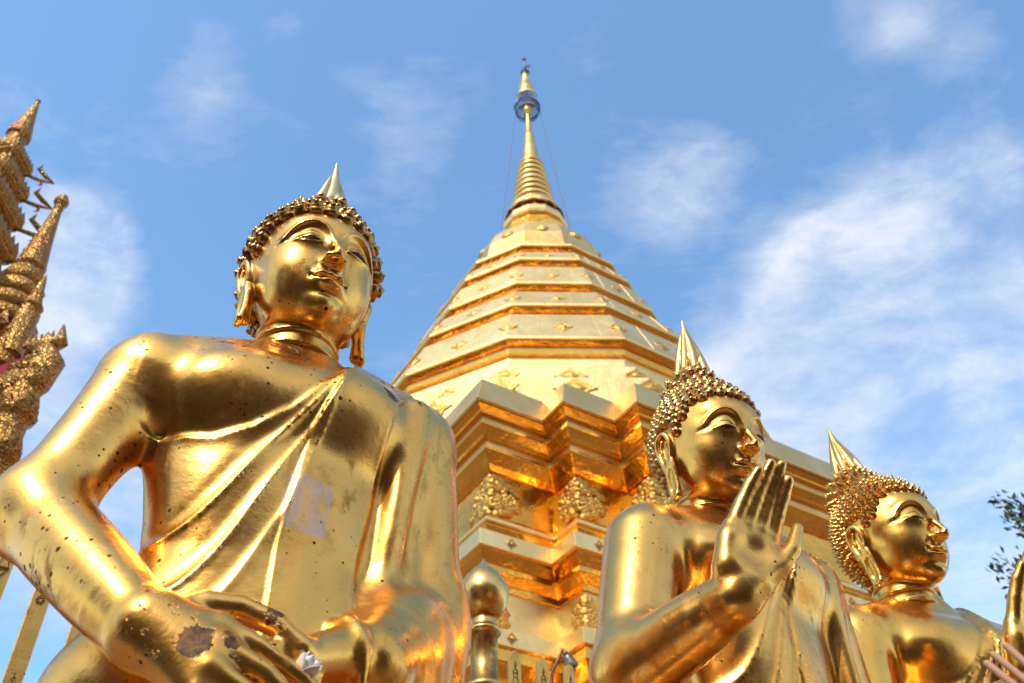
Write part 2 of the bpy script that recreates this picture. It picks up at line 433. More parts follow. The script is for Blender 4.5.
def face_relief(p):
    x = np.abs(p[:, 0]); z = p[:, 2]; y = p[:, 1]
    h = np.zeros(len(p), f32)
    front = sm(-.015, -.045, y)
    d, s = pline(x, z, BROW)
    h += .0030 * ga(d, .0024)
    # socket falls away under the brow
    under = sm(.0005, .010, d) * sm(.030, .008, d) * (s < 0)
    h -= .0042 * under * sm(.006, .016, x) * sm(.802, .818, z)
    h += .0058 * np.exp(-((x - .037) / .023) ** 2 - ((z - .814) / .0125) ** 2)
    d, s = pline(x, z, LIDC); h -= .0014 * ga(d, .0016)
    d, s = pline(x, z, LIDU); h += .0020 * ga(d, .0017); up = s
    d2, s2 = pline(x, z, LIDL); h += .0014 * ga(d2, .0017)
    eye = (up < 0) & (s2 > 0) & (x > .018) & (x < .053) & (z < .83) & (z > .795)
    h -= .0020 * np.where(eye, sm(0, .0022, np.minimum(d, d2)), 0)
    d, s = pline(x, z, LIPU); h += .0034 * ga(d, .0018)
    h += .0050 * np.exp(-(x / .0170) ** 2 - ((z - .7530) / .0042) ** 2)
    d, s = pline(x, z, LIPL); h += .0020 * ga(d, .0017)
    h += .0066 * np.exp(-(x / .0140) ** 2 - ((z - .7420) / .0046) ** 2)
    d, s = pline(x, z, LIPM); h -= .0056 * ga(d, .0019)
    h -= .0020 * np.exp(-((x - .0245) / .0045) ** 2 - ((z - .7512) / .005) ** 2)
    h -= .0022 * np.exp(-(x / .0035) ** 2 - ((z - .7630) / .0045) ** 2)     # philtrum
    h += .0034 * np.exp(-(x / .014) ** 2 - ((z - .7120) / .011) ** 2)        # chin boss
    h -= .0035 * np.exp(-(x / .020) ** 2 - ((z - .7290) / .0055) ** 2)       # fold above the chin
    d, s = pline(x, z, [(.017, .772), (.023, .764), (.027, .756)]); h -= .0010 * ga(d, .004)
    return h * front

def ear(F, sx, flare=0.):
    # plate, rim, inner fold and long pierced lobe
    def P(y, z, o=0.):
        t = (z - .70) / .15; z = .704 + (z - .70) * .81; y = -.002 + y * .78
        return (sx * (.0735 + .0125 * t + o + flare * max(0, .5 - t)), y, z)
    F.u(ell(P(.022, .806), (.0048, .0190, .034), (8, 0, 0)), .008)
    F.u(poly([P(.012, .776), P(.008, .745), P(.004, .712)], [.0080, .0072, .0085]), .010)
    rim = curve([P(.004, .796, .003), P(.001, .815, .004), P(.004, .832, .005), P(.014, .846, .006), P(.028, .847, .007), P(.039, .834, .008),
           P(.040, .812, .007), P(.033, .788, .006), P(.022, .764, .005), P(.017, .738, .005), P(.013, .712, .006), P(.005, .700, .007), P(-.006, .705, .007)], 3)
    F.u(poly(rim, [.0046] * len(rim)), .003)
    F.u(poly([P(-.006, .705, .006), P(-.007, .722, .004), P(-.003, .746, .003), P(.000, .770, .003), P(.004, .785, .003)], [.0045, .0040, .0040, .0045, .005]), .003)
    F.u(poly(curve([P(.014, .785, .006), P(.022, .797, .007), P(.028, .815, .007), P(.024, .832, .006)], 3), .0030), .003)
    F.sub(rc(P(.012, .806, .012), P(.016, .796, .012), .0075, .0060), .004)
    F.sub(rc(P(.007, .760, .010), P(.004, .722, .010), .0035, .0042), .004)

def head_field(flare=0., neck=True):
    F = Field()
    F.u(ell((0, .012, .835), (.0850, .0985, .1060)), .02)
    F.u(ell((0, -.018, .797), (.0700, .0670, .0900)), .030)
    F.u(ell((0, -.030, .749), (.0460, .0480, .0400)), .026)
    F.u(ell((0, -.0605, .7260), (.0230, .0210, .0215)), .020)
    for s in (-1, 1):
        F.u(ell((s * .032, -.042, .773), (.0310, .0320, .0330)), .025)
        F.u(ell((s * .034, -.012, .744), (.0240, .0400, .0240)), .022)
    F.u(ell((0, -.0665, .7505), (.0270, .0215, .0195)), .018)
    F.u(ell((0, -.055, .850), (.0560, .0340, .0300)), .02)
    F.disp(face_relief, (-.09, -.14, .69), (.09, -.01, .90))
    # nose
    F.u(poly([(0, -.0825, .838), (0, -.0900, .822), (0, -.1020, .799), (0, -.1135, .7810), (0, -.1115, .7755)], [.0038, .0040, .0044, .0052, .0060]), .010)
    for s in (-1, 1):
        F.u(ell((s * .0088, -.0960, .7755), (.0068, .0130, .0060), (0, 0, s * 16)), .012)
        F.sub(ell((s * .0060, -.1010, .7680), (.0026, .0042, .0020)), .003)
        ear(F, s, flare)
    if neck:
        F.u(rc((0, .018, .640), (0, .012, .750), .0570, .0490), .007)
        for z, w in ((.7150, .0008), (.692, .0012), (.668, .0020)):
            pts = []
            for a in range(0, 361, 15):
                r = .0495 + (.745 - z) / .105 * .0098 + w + .0006
                pts.append((r * math.sin(math.radians(a)), .0125 + (.745 - z) * .06 + r * .99 * math.cos(math.radians(a)), z - .006 * math.cos(math.radians(a))))
            F.u(poly(pts, .0028), .005)
    return F
HAIRLINE = [(-.120, .8790), (-.090, .8770), (-.060, .8720), (-.042, .8600), (-.031, .8380), (-.024, .8150), (-.016, .8060), (-.010, .838), (.034, .840), (.042, .820), (.040, .780), (.044, .730), (.060, .690), (.12, .685)]

# ---------------------------------------------------------------- torso and arms
def torso(F, lean=0):
    F.u(ell((0, .004, .565), (.150, .086, .088)), .02)
    F.u(ell((0, .004, .470), (.138, .082, .120)), .04)
    F.u(ell((0, -.004, .340), (.121, .082, .140)), .05)
    F.u(ell((0, .006, .205), (.176, .100, .120)), .06)
    for s in (-1, 1):
        F.u(ell((s * .068, -.038, .560), (.072, .048, .050), (8, s * 10, 0)), .05)
        F.u(rc((s * .035, .012, .644), (s * .160, .006, .598), .044, .048), .040)

def arm(F, sh, el, wr, r=(.052, .046, .041, .038, .030), k=.03):
    sh, el, wr = [np.array(v) for v in (sh, el, wr)]
    m = (sh + el) / 2 + np.array([0, 0, 0]); m2 = el * .65 + wr * .35
    # upper arm and forearm, each one smoothly swelling limb
    def limb(a, b, ra, rm, rb, kk):
        n = 7; P = [a + (b - a) * t / (n - 1) for t in range(n)]
        rr = []
        for t in range(n):
            u = t / (n - 1); rr.append(ra * (1 - u) * (1 - 2 * u) + 4 * rm * u * (1 - u) + rb * u * (2 * u - 1))
        F.u(poly(P, rr), kk)
    limb(sh, el, r[0], r[1] * 1.03, r[2], k)
    limb(el, wr, r[2], (r[3] + r[2]) / 2, r[4], .030)

def finger(F, pts, r0, r1, k=.004, nail=None):
    n = len(pts); rr = [r0 + (r1 - r0) * i / (n - 1) for i in range(n)]
    F.u(poly(pts, rr), k)

ROBE = dict()
def robe_relief(edge, folds, sash, th=.0050):
    """robe with its thickness, ridged folds and the flat sash, in the front view of the torso"""
    def f(p):
        x, y, z = p.T
        h = np.zeros(len(p), f32); fr = sm(.03, -.01, y)
        d, s = pline(x, z, edge)
        h += th * np.where(s > 0, sm(0, .004, d), 0) + .0020 * ga(d, .0032)
        for (c, a, w) in folds:
            d, s = pline(x, z, c); h += .42 * a * ga(d, w * .70) + .22 * a * ga(d, w * 2.6) - a * .30 * ga(d - w * 3, w * 2.4) * (s < 0)
        for c, sg in sash:
            d, s = pline(x, z, c)
            h += .0017 * ga(d, .0024)
        d0, s0 = pline(x, z, sash[0][0]); d1, s1 = pline(x, z, sash[1][0])
        h += .0030 * (sm(-.003, .003, d0 * s0) * sm(.003, -.003, d1 * s1))
        return h * fr
    return f
# ---------------------------------------------------------------- terrace
gr = MB(); gr.outline([[(-600, -600, -.3), (600, -600, -.3), (600, 600, -.3), (-600, 600, -.3)], [(-600, -600, 0), (600, -600, 0), (600, 600, 0), (-600, 600, 0)]])
def floor_mat():
    m, g, p = mat('terrace_tiles')
    tc = g.n('ShaderNodeTexCoord'); mp = g.n('ShaderNodeMapping'); g.l(tc.outputs['Object'], mp.inputs[0]); mp.inputs['Rotation'].default_value = (0, 0, rad(33.5))
    br = g.n('ShaderNodeTexBrick'); g.l(mp.outputs[0], br.inputs[0]); br.offset = 0; br.inputs['Scale'].default_value = 1; br.inputs['Brick Width'].default_value = .5; br.inputs['Row Height'].default_value = .5
    br.inputs['Mortar Size'].default_value = .006
    br.inputs['Color1'].default_value = (.24, .125, .06, 1); br.inputs['Color2'].default_value = (.19, .10, .05, 1); br.inputs['Mortar'].default_value = (.10, .07, .05, 1)
    nz = g.noise(tc.outputs['Object'], .7, 8, .65)
    g.l(g.mix(g.ramp(nz.outputs[0], [(.3, 0), (.7, .5)]), br.outputs['Color'], (.16, .10, .07)) if False else br.outputs['Color'], p.inputs['Base Color'])
    p.inputs['Roughness'].default_value = .38
    return m
tag(gr.build('ground', floor_mat()), kind='structure')

# ---------------------------------------------------------------- metals of the stupa
def sheet(name, base, rough, dent=.25, seam=0., worn=.3):
    m, g, p = mat(name)
    tc = g.n('ShaderNodeTexCoord'); O = tc.outputs['Object']
    n1 = g.noise(O, 1.6, 5, .6, .4); n2 = g.noise(O, 9, 6, .65); n3 = g.noise(O, .8, 3, .5)
    col = g.mix(g.ramp(n1.outputs[0], [(.35, 0), (.65, 1)]), tuple(v * k for v, k in zip(base, (.86, .80, .66))), base)
    col = g.mix(g.m('MULTIPLY', g.ramp(n2.outputs[0], [(.58, 0), (.75, 1)]), worn), col, (.45, .26, .08))
    g.l(col, p.inputs['Base Color']); p.inputs['Metallic'].default_value = 1
    g.l(g.m('ADD', g.m('MULTIPLY', n2.outputs[0], .16), rough - .08), p.inputs['Roughness'])
    b = g.n('ShaderNodeBump'); b.inputs['Strength'].default_value = dent; b.inputs['Distance'].default_value = .05; g.l(n1.outputs[0], b.inputs['Height'])
    b2 = g.n('ShaderNodeBump'); b2.inputs['Strength'].default_value = dent * .6; b2.inputs['Distance'].default_value = .008; g.l(n2.outputs[0], b2.inputs['Height']); g.l(b.outputs[0], b2.inputs['Normal'])
    g.l(b2.outputs[0], p.inputs['Normal'])
    return m
M_PALE = sheet('pale_gilt_sheet', (.98, .70, .30), .42, .4)
M_ROOF = sheet('weathered_gilt_sheet', (.92, .60, .22), .40, .45)
M_GOLD = sheet('bright_gilt_moulding', (.95, .49, .085), .20, .8, worn=.5)
M_ORN = gold('chased_ornament', (.70, .42, .11), (.3, .5), 9., (.9, .03), (.6, .01), 1.3, pits=.8)
M_SPIRE = sheet('spire_gilding', (.96, .62, .22), .36, .3)
M_DARK = plain('dark_ironwork', (.05, .07, .13), .5, .6)

# ---------------------------------------------------------------- the stupa
SC = Vector((.579, 13.0, CZ)); TH = .0617
stupa = empty('stupa', (SC.x, SC.y, 0)); tag(stupa, 'tall gold-plated stupa with ringed spire behind the Buddha statues', 'stupa')
def dod(r, z, n=12, th=TH, half=.5):
    return [(r * math.cos(-math.pi / 2 + th + (j - half) * 2 * math.pi / n), r * math.sin(-math.pi / 2 + th + (j - half) * 2 * math.pi / n), z + CZ) for j in range(n)]
def stack(prof, name, m, bevel=.006, caps=True, n=12):
    b = MB(); b.outline([dod(r, z, n) for r, z in prof], caps); return b.build(name, m, stupa, False, bevel)

def diamond(P, nrm, up, wd, ht, name='diamond_ornament', tri_=False, parent=stupa, petals=True):
    """chased plaque fixed on the sheet: pierced lozenge with a boss"""
    P = Vector(P); nrm = Vector(nrm).normalized(); up = Vector(up); up = (up - nrm * up.dot(nrm)).normalized(); x = up.cross(nrm)
    b = MB()
    K = 16
    def out(s, lift):
        r = []
        for k in range(K):
            a = 2 * math.pi * k / K
            m_ = 1 / (abs(math.cos(a)) + abs(math.sin(a))); m_ *= (1 + .10 * math.cos(8 * a))
            yy = m_ * math.sin(a); xx = m_ * math.cos(a)
            if tri_ and yy < 0: yy = -.42; xx *= 1.25 if abs(xx) < .8 else 1
            r.append(tuple(P + x * (xx * wd / 2 * s) + up * (yy * ht / 2 * s) + nrm * lift))
        return r
    t = .014 * min(wd, ht) / .3 + .006
    b.outline([out(1, .002), out(1, t * .6), out(.86, t), out(.72, t * .55), out(.50, t * .6), out(.36, t * 1.5), out(.12, t * 1.7)])
    return b.build(name, M_ORN, parent, True)

LIPS = [(3.324, 9.088), (2.876, 10.196), (2.466, 11.105), (2.092, 12.095), (1.808, 12.782)]
rs = random.Random(5)
for i, (R_, H_) in enumerate(LIPS):
    if i < 4: r2, h2 = LIPS[i + 1]; top = (r2 + .10, h2 - .33)
    else: top = (1.52, 13.02)
    # sloping pale band
    b = MB(); b.outline([dod(r, z) for r, z in [(R_ - .02, H_ - .035), (R_, H_ - .03), (R_, H_ + .015), (top[0], top[1]), (top[0] - .12, top[1] + .02)]])
    lo_, hi_ = dod(R_, H_ + .015), dod(*top)
    for j in range(12):                        # seams between the sheets
        for k in range(2):
            t = (k + .25 + .5 * rs.random()) / 2
            p = Vector(lo_[j]).lerp(Vector(lo_[(j + 1) % 12]), t); q = Vector(hi_[j]).lerp(Vector(hi_[(j + 1) % 12]), t)
            b.tube([p + (q - p) * .02, q], .0075, 5)
    b.build('roof_band', M_PALE, stupa, False, .004)
    # mouldings under the lip
    stack([(R_ - .20, H_ - .33), (R_ - .06, H_ - .30), (R_ - .05, H_ - .205), (R_ - .17, H_ - .20)], 'moulding', M_GOLD, .008)
    stack([(R_ - .17, H_ - .21), (R_ - .13, H_ - .195), (R_ - .13, H_ - .10), (R_ - .17, H_ - .09)], 'fascia', M_PALE, .004)
    stack([(R_ - .17, H_ - .10), (R_ - .09, H_ - .085), (R_ - .035, H_ - .04), (R_ - .2, H_ - .036)], 'moulding', M_GOLD, .004)
    # plaques on the corners and in the middle of each face
    for j in range(-4, 5):
        for half in (0, 1):
            a = -math.pi / 2 + TH + (j + .5 * half) * math.pi / 6
            rr = 1 if half else math.cos(math.pi / 12)
            t = .42; r = (R_ + (top[0] - R_) * t) * rr; z = H_ + (top[1] - H_) * t
            d = Vector((math.cos(a), math.sin(a), 0)); sl = (R_ - top[0]) / (top[1] - H_)
            nrm = (d + Vector((0, 0, sl))).normalized()
            big = .30 if not half else .32
            s = (.66 + .34 * (R_ - 1.8) / 1.5)
            if abs(j) <= 3 or half: diamond(Vector((r * d.x, r * d.y, z + CZ)) + nrm * (.0 if not half else -.012), nrm, (0, 0, 1), big * s * .9, big * s)
# bell
stack([(1.52, 13.0), (1.50, 13.2), (1.42, 13.6), (1.27, 13.98), (1.04, 14.32), (.80, 14.56), (.60, 14.67)], 'bell', M_ROOF, .01)
for j in range(-3, 4):
    a = -math.pi / 2 + TH + j * math.pi / 6
    d = Vector((math.cos(a), math.sin(a), 0)); b = MB()
    b.lathe([(.13, -.01), (.125, .015), (.07, .03), (.055, .045), (.02, .055)], n=14)
    o = b.build('medallion', M_ORN, stupa, True); nrm = (d + Vector((0, 0, .45))).normalized()
    o.rotation_euler = nrm.to_track_quat('Z', 'Y').to_euler(); o.location = Vector((1.375 * math.cos(math.pi / 12) * d.x, 1.375 * math.cos(math.pi / 12) * d.y, 13.72 + CZ))
# throne plates under the spire
stack([(.58, 14.60), (.68, 14.66), (.75, 14.80), (.76, 14.86), (.68, 14.90), (.65, 15.02), (.60, 15.06)], 'moulding', M_GOLD, .01)
stack([(.54, 15.06), (.68, 15.08), (.72, 15.16), (.68, 15.30), (.56, 15.34)], 'roof_band', M_PALE, .01)
def ring(prof, name, m, n=32, smooth=True, sx=0):
    b = MB(); b.lathe([(r, z + CZ) for r, z in prof], n=n); return b.build(name, m, stupa, smooth)
ring([(.46, 15.34), (.50, 15.42), (.55, 15.50), (.55, 15.58), (.46, 15.62)], 'moulding', M_GOLD)
# scalloped lotus crown with hanging fringe
b = MB(); n = 48
for (r, z0, z1) in ((.66, 15.52, 15.80),):
    prof = [(r - .02, z0 + CZ), (r, z0 + CZ), (r - .10, z1 + CZ), (r - .16, z1 + .03 + CZ)]
    v = []
    for q, (rr, zz) in enumerate(prof):
        v.append([(rr * math.cos(2 * math.pi * i / n), rr * math.sin(2 * math.pi * i / n), zz - (.05 * abs(math.sin(6 * 2 * math.pi * i / n)) if q < 2 else 0)) for i in range(n)])
    b.outline(v, False)
o = b.build('lotus_crown', M_ROOF, stupa, True); md = o.modifiers.new('thickness', 'SOLIDIFY'); md.thickness = .015
for i in range(16):
    b = MB(); a = 2 * math.pi * i / 16; b.lathe([(.003, -.12), (.012, -.11), (.009, -.07), (.004, -.02), (.002, .0)], (.66 * math.cos(a), .66 * math.sin(a), 15.50 + CZ), 6); b.build('fringe_bell', M_DARK, stupa)
# ringed cone
z = 15.78; r = .60; prof = [(.47, 15.60)]
k = 8
for i in range(k):
    z0 = 15.76 + (17.45 - 15.76) * i / k; z1 = 15.76 + (17.45 - 15.76) * (i + 1) / k; r0 = .475 - (.475 - .265) * i / k
    dz = z1 - z0
    prof += [(r0 - .095, z0 + .01), (r0 - .01, z0 + dz * .22), (r0 + .025, z0 + dz * .45), (r0 - .005, z0 + dz * .68), (r0 - .10, z0 + dz * .95)]
ring(prof + [(.24, 17.47)], 'ringed_cone', M_SPIRE, 40)
prof = [(.29, 17.441), (.295, 17.496), (.24, 17.552)]
ring(prof + [(.215, 17.635), (.18, 18.051), (.165, 18.098), (.17, 18.144), (.155, 18.181), (.125, 18.606), (.115, 18.643), (.12, 18.689), (.10, 18.726), (.07, 19.254), (.055, 19.578), (.06, 19.624), (.11, 19.679), (.13, 19.762), (.11, 19.846), (.05, 19.901), (.045, 20.456), (.03, 21.289)], 'spire', M_SPIRE, 32)
# crowning parasol of pierced tiers
ring([(.085, 21.474), (.10, 21.307), (.135, 21.011), (.14, 20.983), (.16, 20.965), (.20, 20.595), (.205, 20.549), (.23, 20.530), (.26, 20.271), (.245, 20.271), (.21, 20.512), (.08, 21.381)], 'parasol', M_SPIRE, 28)
b = MB()
for i in range(28):
    a0, a1 = 2 * math.pi * i / 28, 2 * math.pi * (i + 1) / 28
    for (ra, za, rb_, zb) in ((.26, 20.271, .315, 19.901), (.315, 19.901, .27, 19.679)):
        b.tube([(ra * math.cos(a0), ra * math.sin(a0), za + CZ), (rb_ * math.cos(a1), rb_ * math.sin(a1), zb + CZ)], .007, 5)
        b.tube([(ra * math.cos(a1), ra * math.sin(a1), za + CZ), (rb_ * math.cos(a0), rb_ * math.sin(a0), zb + CZ)], .007, 5)
for (r, z) in ((.265, 20.271), (.318, 19.901), (.30, 19.827), (.27, 19.679)):
    b.tube([(r * math.cos(a), r * math.sin(a), z + CZ) for a in np.linspace(0, 2 * math.pi, 33)], .014, 5)
M_BLUE = plain('blue_lacquered_fretwork', (.09, .16, .30), .4, .5)
b.build('parasol_fretwork', M_BLUE, stupa)
b = MB(); b.lathe([(.05, 21.455 + CZ), (.10, 21.474 + CZ), (.12, 21.529 + CZ), (.10, 21.594 + CZ), (.03, 21.622 + CZ)], n=12); b.tube([(0, 0, 21.566 + CZ), (0, 0, 22.325 + CZ)], .018, 6)
b.box((.07, 0, 21.862 + CZ), (.16, .02, .10)); b.lathe([(.004, 22.140 + CZ), (.05, 22.177 + CZ), (.004, 22.214 + CZ)], n=8); b.lathe([(.004, 21.705 + CZ), (.045, 21.742 + CZ), (.004, 21.779 + CZ)], n=8)
b.build('weather_vane', M_DARK, stupa)
for a in (-178, -2, 88):
    b = MB(); b.tube([(.30 * math.cos(rad(a)), .30 * math.sin(rad(a)), 19.809 + CZ), (.80 * math.cos(rad(a)), .80 * math.sin(rad(a)), 14.7 + CZ)], .012, 5); b.build('stay_wire', M_DARK, stupa)

# plinth between the tiers and the stepped roof
stack([(3.22, 8.0), (3.22, 8.78)], 'plinth_band', M_PALE, .01)
stack([(3.52, 7.9), (3.52, 8.36), (3.40, 8.40), (3.2, 8.41)], 'plinth_band', M_PALE, .01)
stack([(3.86, 7.0), (3.86, 7.88), (3.74, 7.95), (3.5, 7.96)], 'plinth_band', M_PALE, .01)
for (R_, z, s) in ((3.52, 8.17, .34), (3.86, 7.68, .42)):
    for j in range(-4, 5):
        for half in (0, 1):
            a = -math.pi / 2 + TH + (j + .5 * half) * math.pi / 6; r = R_ * (1 if half else math.cos(math.pi / 12)); d = Vector((math.cos(a), math.sin(a), 0))
            diamond((r * d.x, r * d.y, z + CZ), d, (0, 0, 1), s * (1.3 if not half else 1.2), s * .85, tri_=bool(half))

# redented base: outline in the frame of its two face directions
K_ = 1.133
A = Vector((math.cos(rad(33.5)), math.sin(rad(33.5)))); B = Vector((math.cos(rad(123.5)), math.sin(rad(123.5))))   # A runs right and away, B left and away
pts_obs = dict(c1=(-.4545, 7.3299), cc1=(.266, 7.769), c2=(.5044, 7.4478), cc2=(1.053, 7.813), c3=(1.283, 7.519))
c2 = Vector(pts_obs['c2']) * K_
def base_outline(o, z):
    """stepped outline, pushed out by o"""
    a1, b1 = .80, .44
    P = c2                                      # nearest corner
    cc1 = P + B * b1; c1 = cc1 - A * a1 * 1.12; cc2 = P + A * a1 * .94; c3 = cc2 - B * b1
    LA, LB = 4.15, 7.0                           # long faces
    r1 = c3 + A * LA; l1 = c1 + B * LB
    # (point, outward x, outward y): A-faces look along -B, B-faces look along -A
    seq = [(c3, 1), (cc2, 2), (P, 1), (cc1, 2), (c1, 1)]
    nb, na = -B, -A
    out = []
    def q(p, sa, sb): out.append(p + A * sa * o + B * sb * o)
    q(r1, 1, -1)
    s1 = r1 + B * .40; q(s1, 1, -1); s2 = s1 + A * .12; q(s2, 1, -1); s3 = s2 + B * .40; q(s3, 1, -1); s4 = s3 + A * .12; q(s4, 1, -1)
    s5 = s4 + B * 6.6; q(s5, 1, 1)
    q(c1 + B * LB + A * 2.5, 1, 1)
    q(l1, -1, 1)
    q(c1, -1, -1); q(cc1, -1, -1); q(P, -1, -1); q(cc2, -1, -1); q(c3, -1, -1)
    return [(p.x - SC.x, p.y - SC.y, z + CZ) for p in out]
def base(prof, name, m, bevel=.006):
    b = MB(); b.outline([base_outline(o, z) for o, z in prof]); return b.build(name, m, stupa, False, bevel)
base([(.0, 6.775), (.02, 6.80), (.0, 6.83), (-.13, 7.24), (-.22, 7.27)], 'stepped_roof', M_ROOF, .008)
base([(-.30, 6.69), (-.09, 6.70), (-.09, 6.725), (-.015, 6.765), (-.3, 6.772)], 'moulding', M_GOLD, .004)
base([(-.3, 6.60), (-.15, 6.61), (-.15, 6.695), (-.3, 6.70)], 'fascia', M_PALE, .004)
base([(-.4, 6.46), (-.22, 6.47), (-.20, 6.50), (-.12, 6.57), (-.12, 6.605), (-.3, 6.61)], 'moulding', M_GOLD, .004)
base([(-.5, 6.38), (-.27, 6.39), (-.27, 6.465), (-.4, 6.47)], 'fascia', M_PALE, .004)
base([(-.6, 6.16), (-.42, 6.17), (-.36, 6.22), (-.25, 6.34), (-.25, 6.38), (-.4, 6.39)], 'moulding', M_GOLD, .006)
base([(-.44, 5.30), (-.44, 6.17)], 'recessed_panel', M_GOLD, .0)
base([(-.30, 5.42), (-.30, 5.47), (-.34, 5.52), (-.44, 5.58)], 'moulding', M_GOLD, .004)
base([(-.28, 5.36), (-.24, 5.38), (-.24, 5.415), (-.3, 5.42)], 'fascia', M_PALE, .003)
base([(-.30, 5.19), (-.30, 5.22), (-.24, 5.32), (-.26, 5.36), (-.4, 5.365)], 'moulding', M_GOLD, .005)
base([(-.10, 4.93), (-.06, 4.935), (-.06, 5.12), (-.12, 5.16), (-.30, 5.195)], 'pale_band', M_PALE, .006)
base([(-.3, 4.80), (-.20, 4.81), (-.12, 4.90), (-.10, 4.93), (-.3, 4.935)], 'moulding', M_GOLD, .005)
base([(-.4, 4.58), (-.28, 4.59), (-.26, 4.66), (-.17, 4.74), (-.17, 4.80), (-.3, 4.81)], 'moulding', M_GOLD, .005)
base([(-.30, 4.02), (-.30, 4.59)], 'recessed_panel', M_PALE, .0)
base([(-.14, 3.90), (-.10, 3.91), (-.10, 4.08), (-.16, 4.10), (-.30, 4.12)], 'pale_band', M_PALE, .006)
base([(-.4, 3.62), (-.26, 3.63), (-.18, 3.74), (-.14, 3.78), (-.14, 3.90), (-.3, 3.905)], 'moulding', M_GOLD, .006)
base([(-.3, 3.30), (-.12, 3.31), (-.06, 3.40), (-.06, 3.46), (-.16, 3.52), (-.22, 3.62), (-.4, 3.63)], 'moulding', M_GOLD, .006)
base([(-.22, .9), (-.22, 3.31)], 'recessed_panel', M_ORN, .0)
base([(.35, 0 - CZ), (.35, .5), (.30, .55), (.1, .6), (.1, .85), (-.1, .95), (-.3, .96)], 'moulding', M_GOLD, .01)
# chased plaques on the base
def on_face(corner, along, dist, nrm, z, off, wd, ht, tri_=False):
    p = corner + along * dist + nrm * off
    diamond((p.x - SC.x, p.y - SC.y, z + CZ), (nrm.x, nrm.y, 0), (0, 0, 1), wd, ht, 'diamond_ornament', tri_)
def bunch(corner, z, off, wd, ht):
    """chased foliage wrapped round an outer corner of the panel"""
    for along, nrm in ((A, -B), (B, -A)):
        b = MB(); Pc = corner + A * (-off) * -1 * 0 + Vector((0, 0)); base_p = corner - (-A - B) * 0
        rnd = random.Random(int(z * 10) + int(along.x * 7))
        for q in range(70):
            u = rnd.random() * wd * .5 + .0; v = (rnd.random() - .5) * ht * (1 - .55 * (u / (wd * .5)) ** 2)
            s_ = .035 + .03 * rnd.random()
            p = corner + A * off + B * off + along * u
            c = Vector((p.x - SC.x, p.y - SC.y, z + v + CZ)) + Vector((nrm.x, nrm.y, 0)) * .012
            M = Matrix.Rotation(rnd.random() * 6, 3, Vector((nrm.x, nrm.y, 0))) @ Matrix.Rotation(rnd.random() * .8, 3, 'X')
            b.lathe([(s_ * 1.0, -.006), (s_ * .9, .012), (s_ * .45, .030), (s_ * .15, .036)], n=6)
            k0 = len(b.v) - 24
            tq = Vector((nrm.x, nrm.y, .3 * (rnd.random() - .5))).to_track_quat('Z', 'Y').to_matrix()
            for k in range(k0, len(b.v)):
                vv = tq @ Vector((b.v[k][0] * (1.5 if q % 2 else .8), b.v[k][1], b.v[k][2])); b.v[k] = tuple(c + vv)
        b.build('foliage_ornament', M_ORN, stupa, True)
P = c2; cc1 = P + B * .44; c1 = cc1 - A * .896; cc2 = P + A * .752; c3 = cc2 - B * .44
for c in (c1, P, c3):
    bunch(c, 5.86, .44, .66, .52); bunch(c, 4.30, .30, .34, .44)
    for along, nrm in ((A, -B), (B, -A)):
        # triangular plaques on the roof corners
        b = Vector((nrm.x, nrm.y, .9)).normalized(); p = c + A * .14 + B * .14 + along * .10
        diamond((p.x - SC.x, p.y - SC.y, 7.02 + CZ), b, (0, 0, 1), .26, .42, 'corner_plaque', True)
for (c, al, L) in ((c1, A, .896), (P, A, .752), (c3, A, 3.8), (c1, B, 7.0)):
    nr = -B if al is A else -A
    ks = [L / 2] if L < 2 else [.9 + 1.05 * k for k in range(int((L - .8) / 1.05) + 1)]
    for k in ks:
        p = c + al * k - nr * .19
        diamond((p.x - SC.x, p.y - SC.y, 7.03 + CZ), (nr.x, nr.y, .95), (0, 0, 1), .20, .30)
        on_face(c, al, k, nr, 5.03, .06 * -1 + .0, .13, .13); on_face(c, al, k, nr, 4.30, -.30, .16, .16); on_face(c, al, k, nr, 4.0, -.10, .13, .13); on_face(c, al, k, nr, 5.75, -.44, .16, .16)

# ---------------------------------------------------------------- pedestal under the statues, along the fence
M_STONE = plain('pedestal_stone', (.35, .24, .14), .5, 0, (3, .35), .4)
M_OLDG = gold('old_gilding', (.80, .50, .16), (.28, .5), 5., (.8, .03), (.5, .006), 1.6, pits=.8)
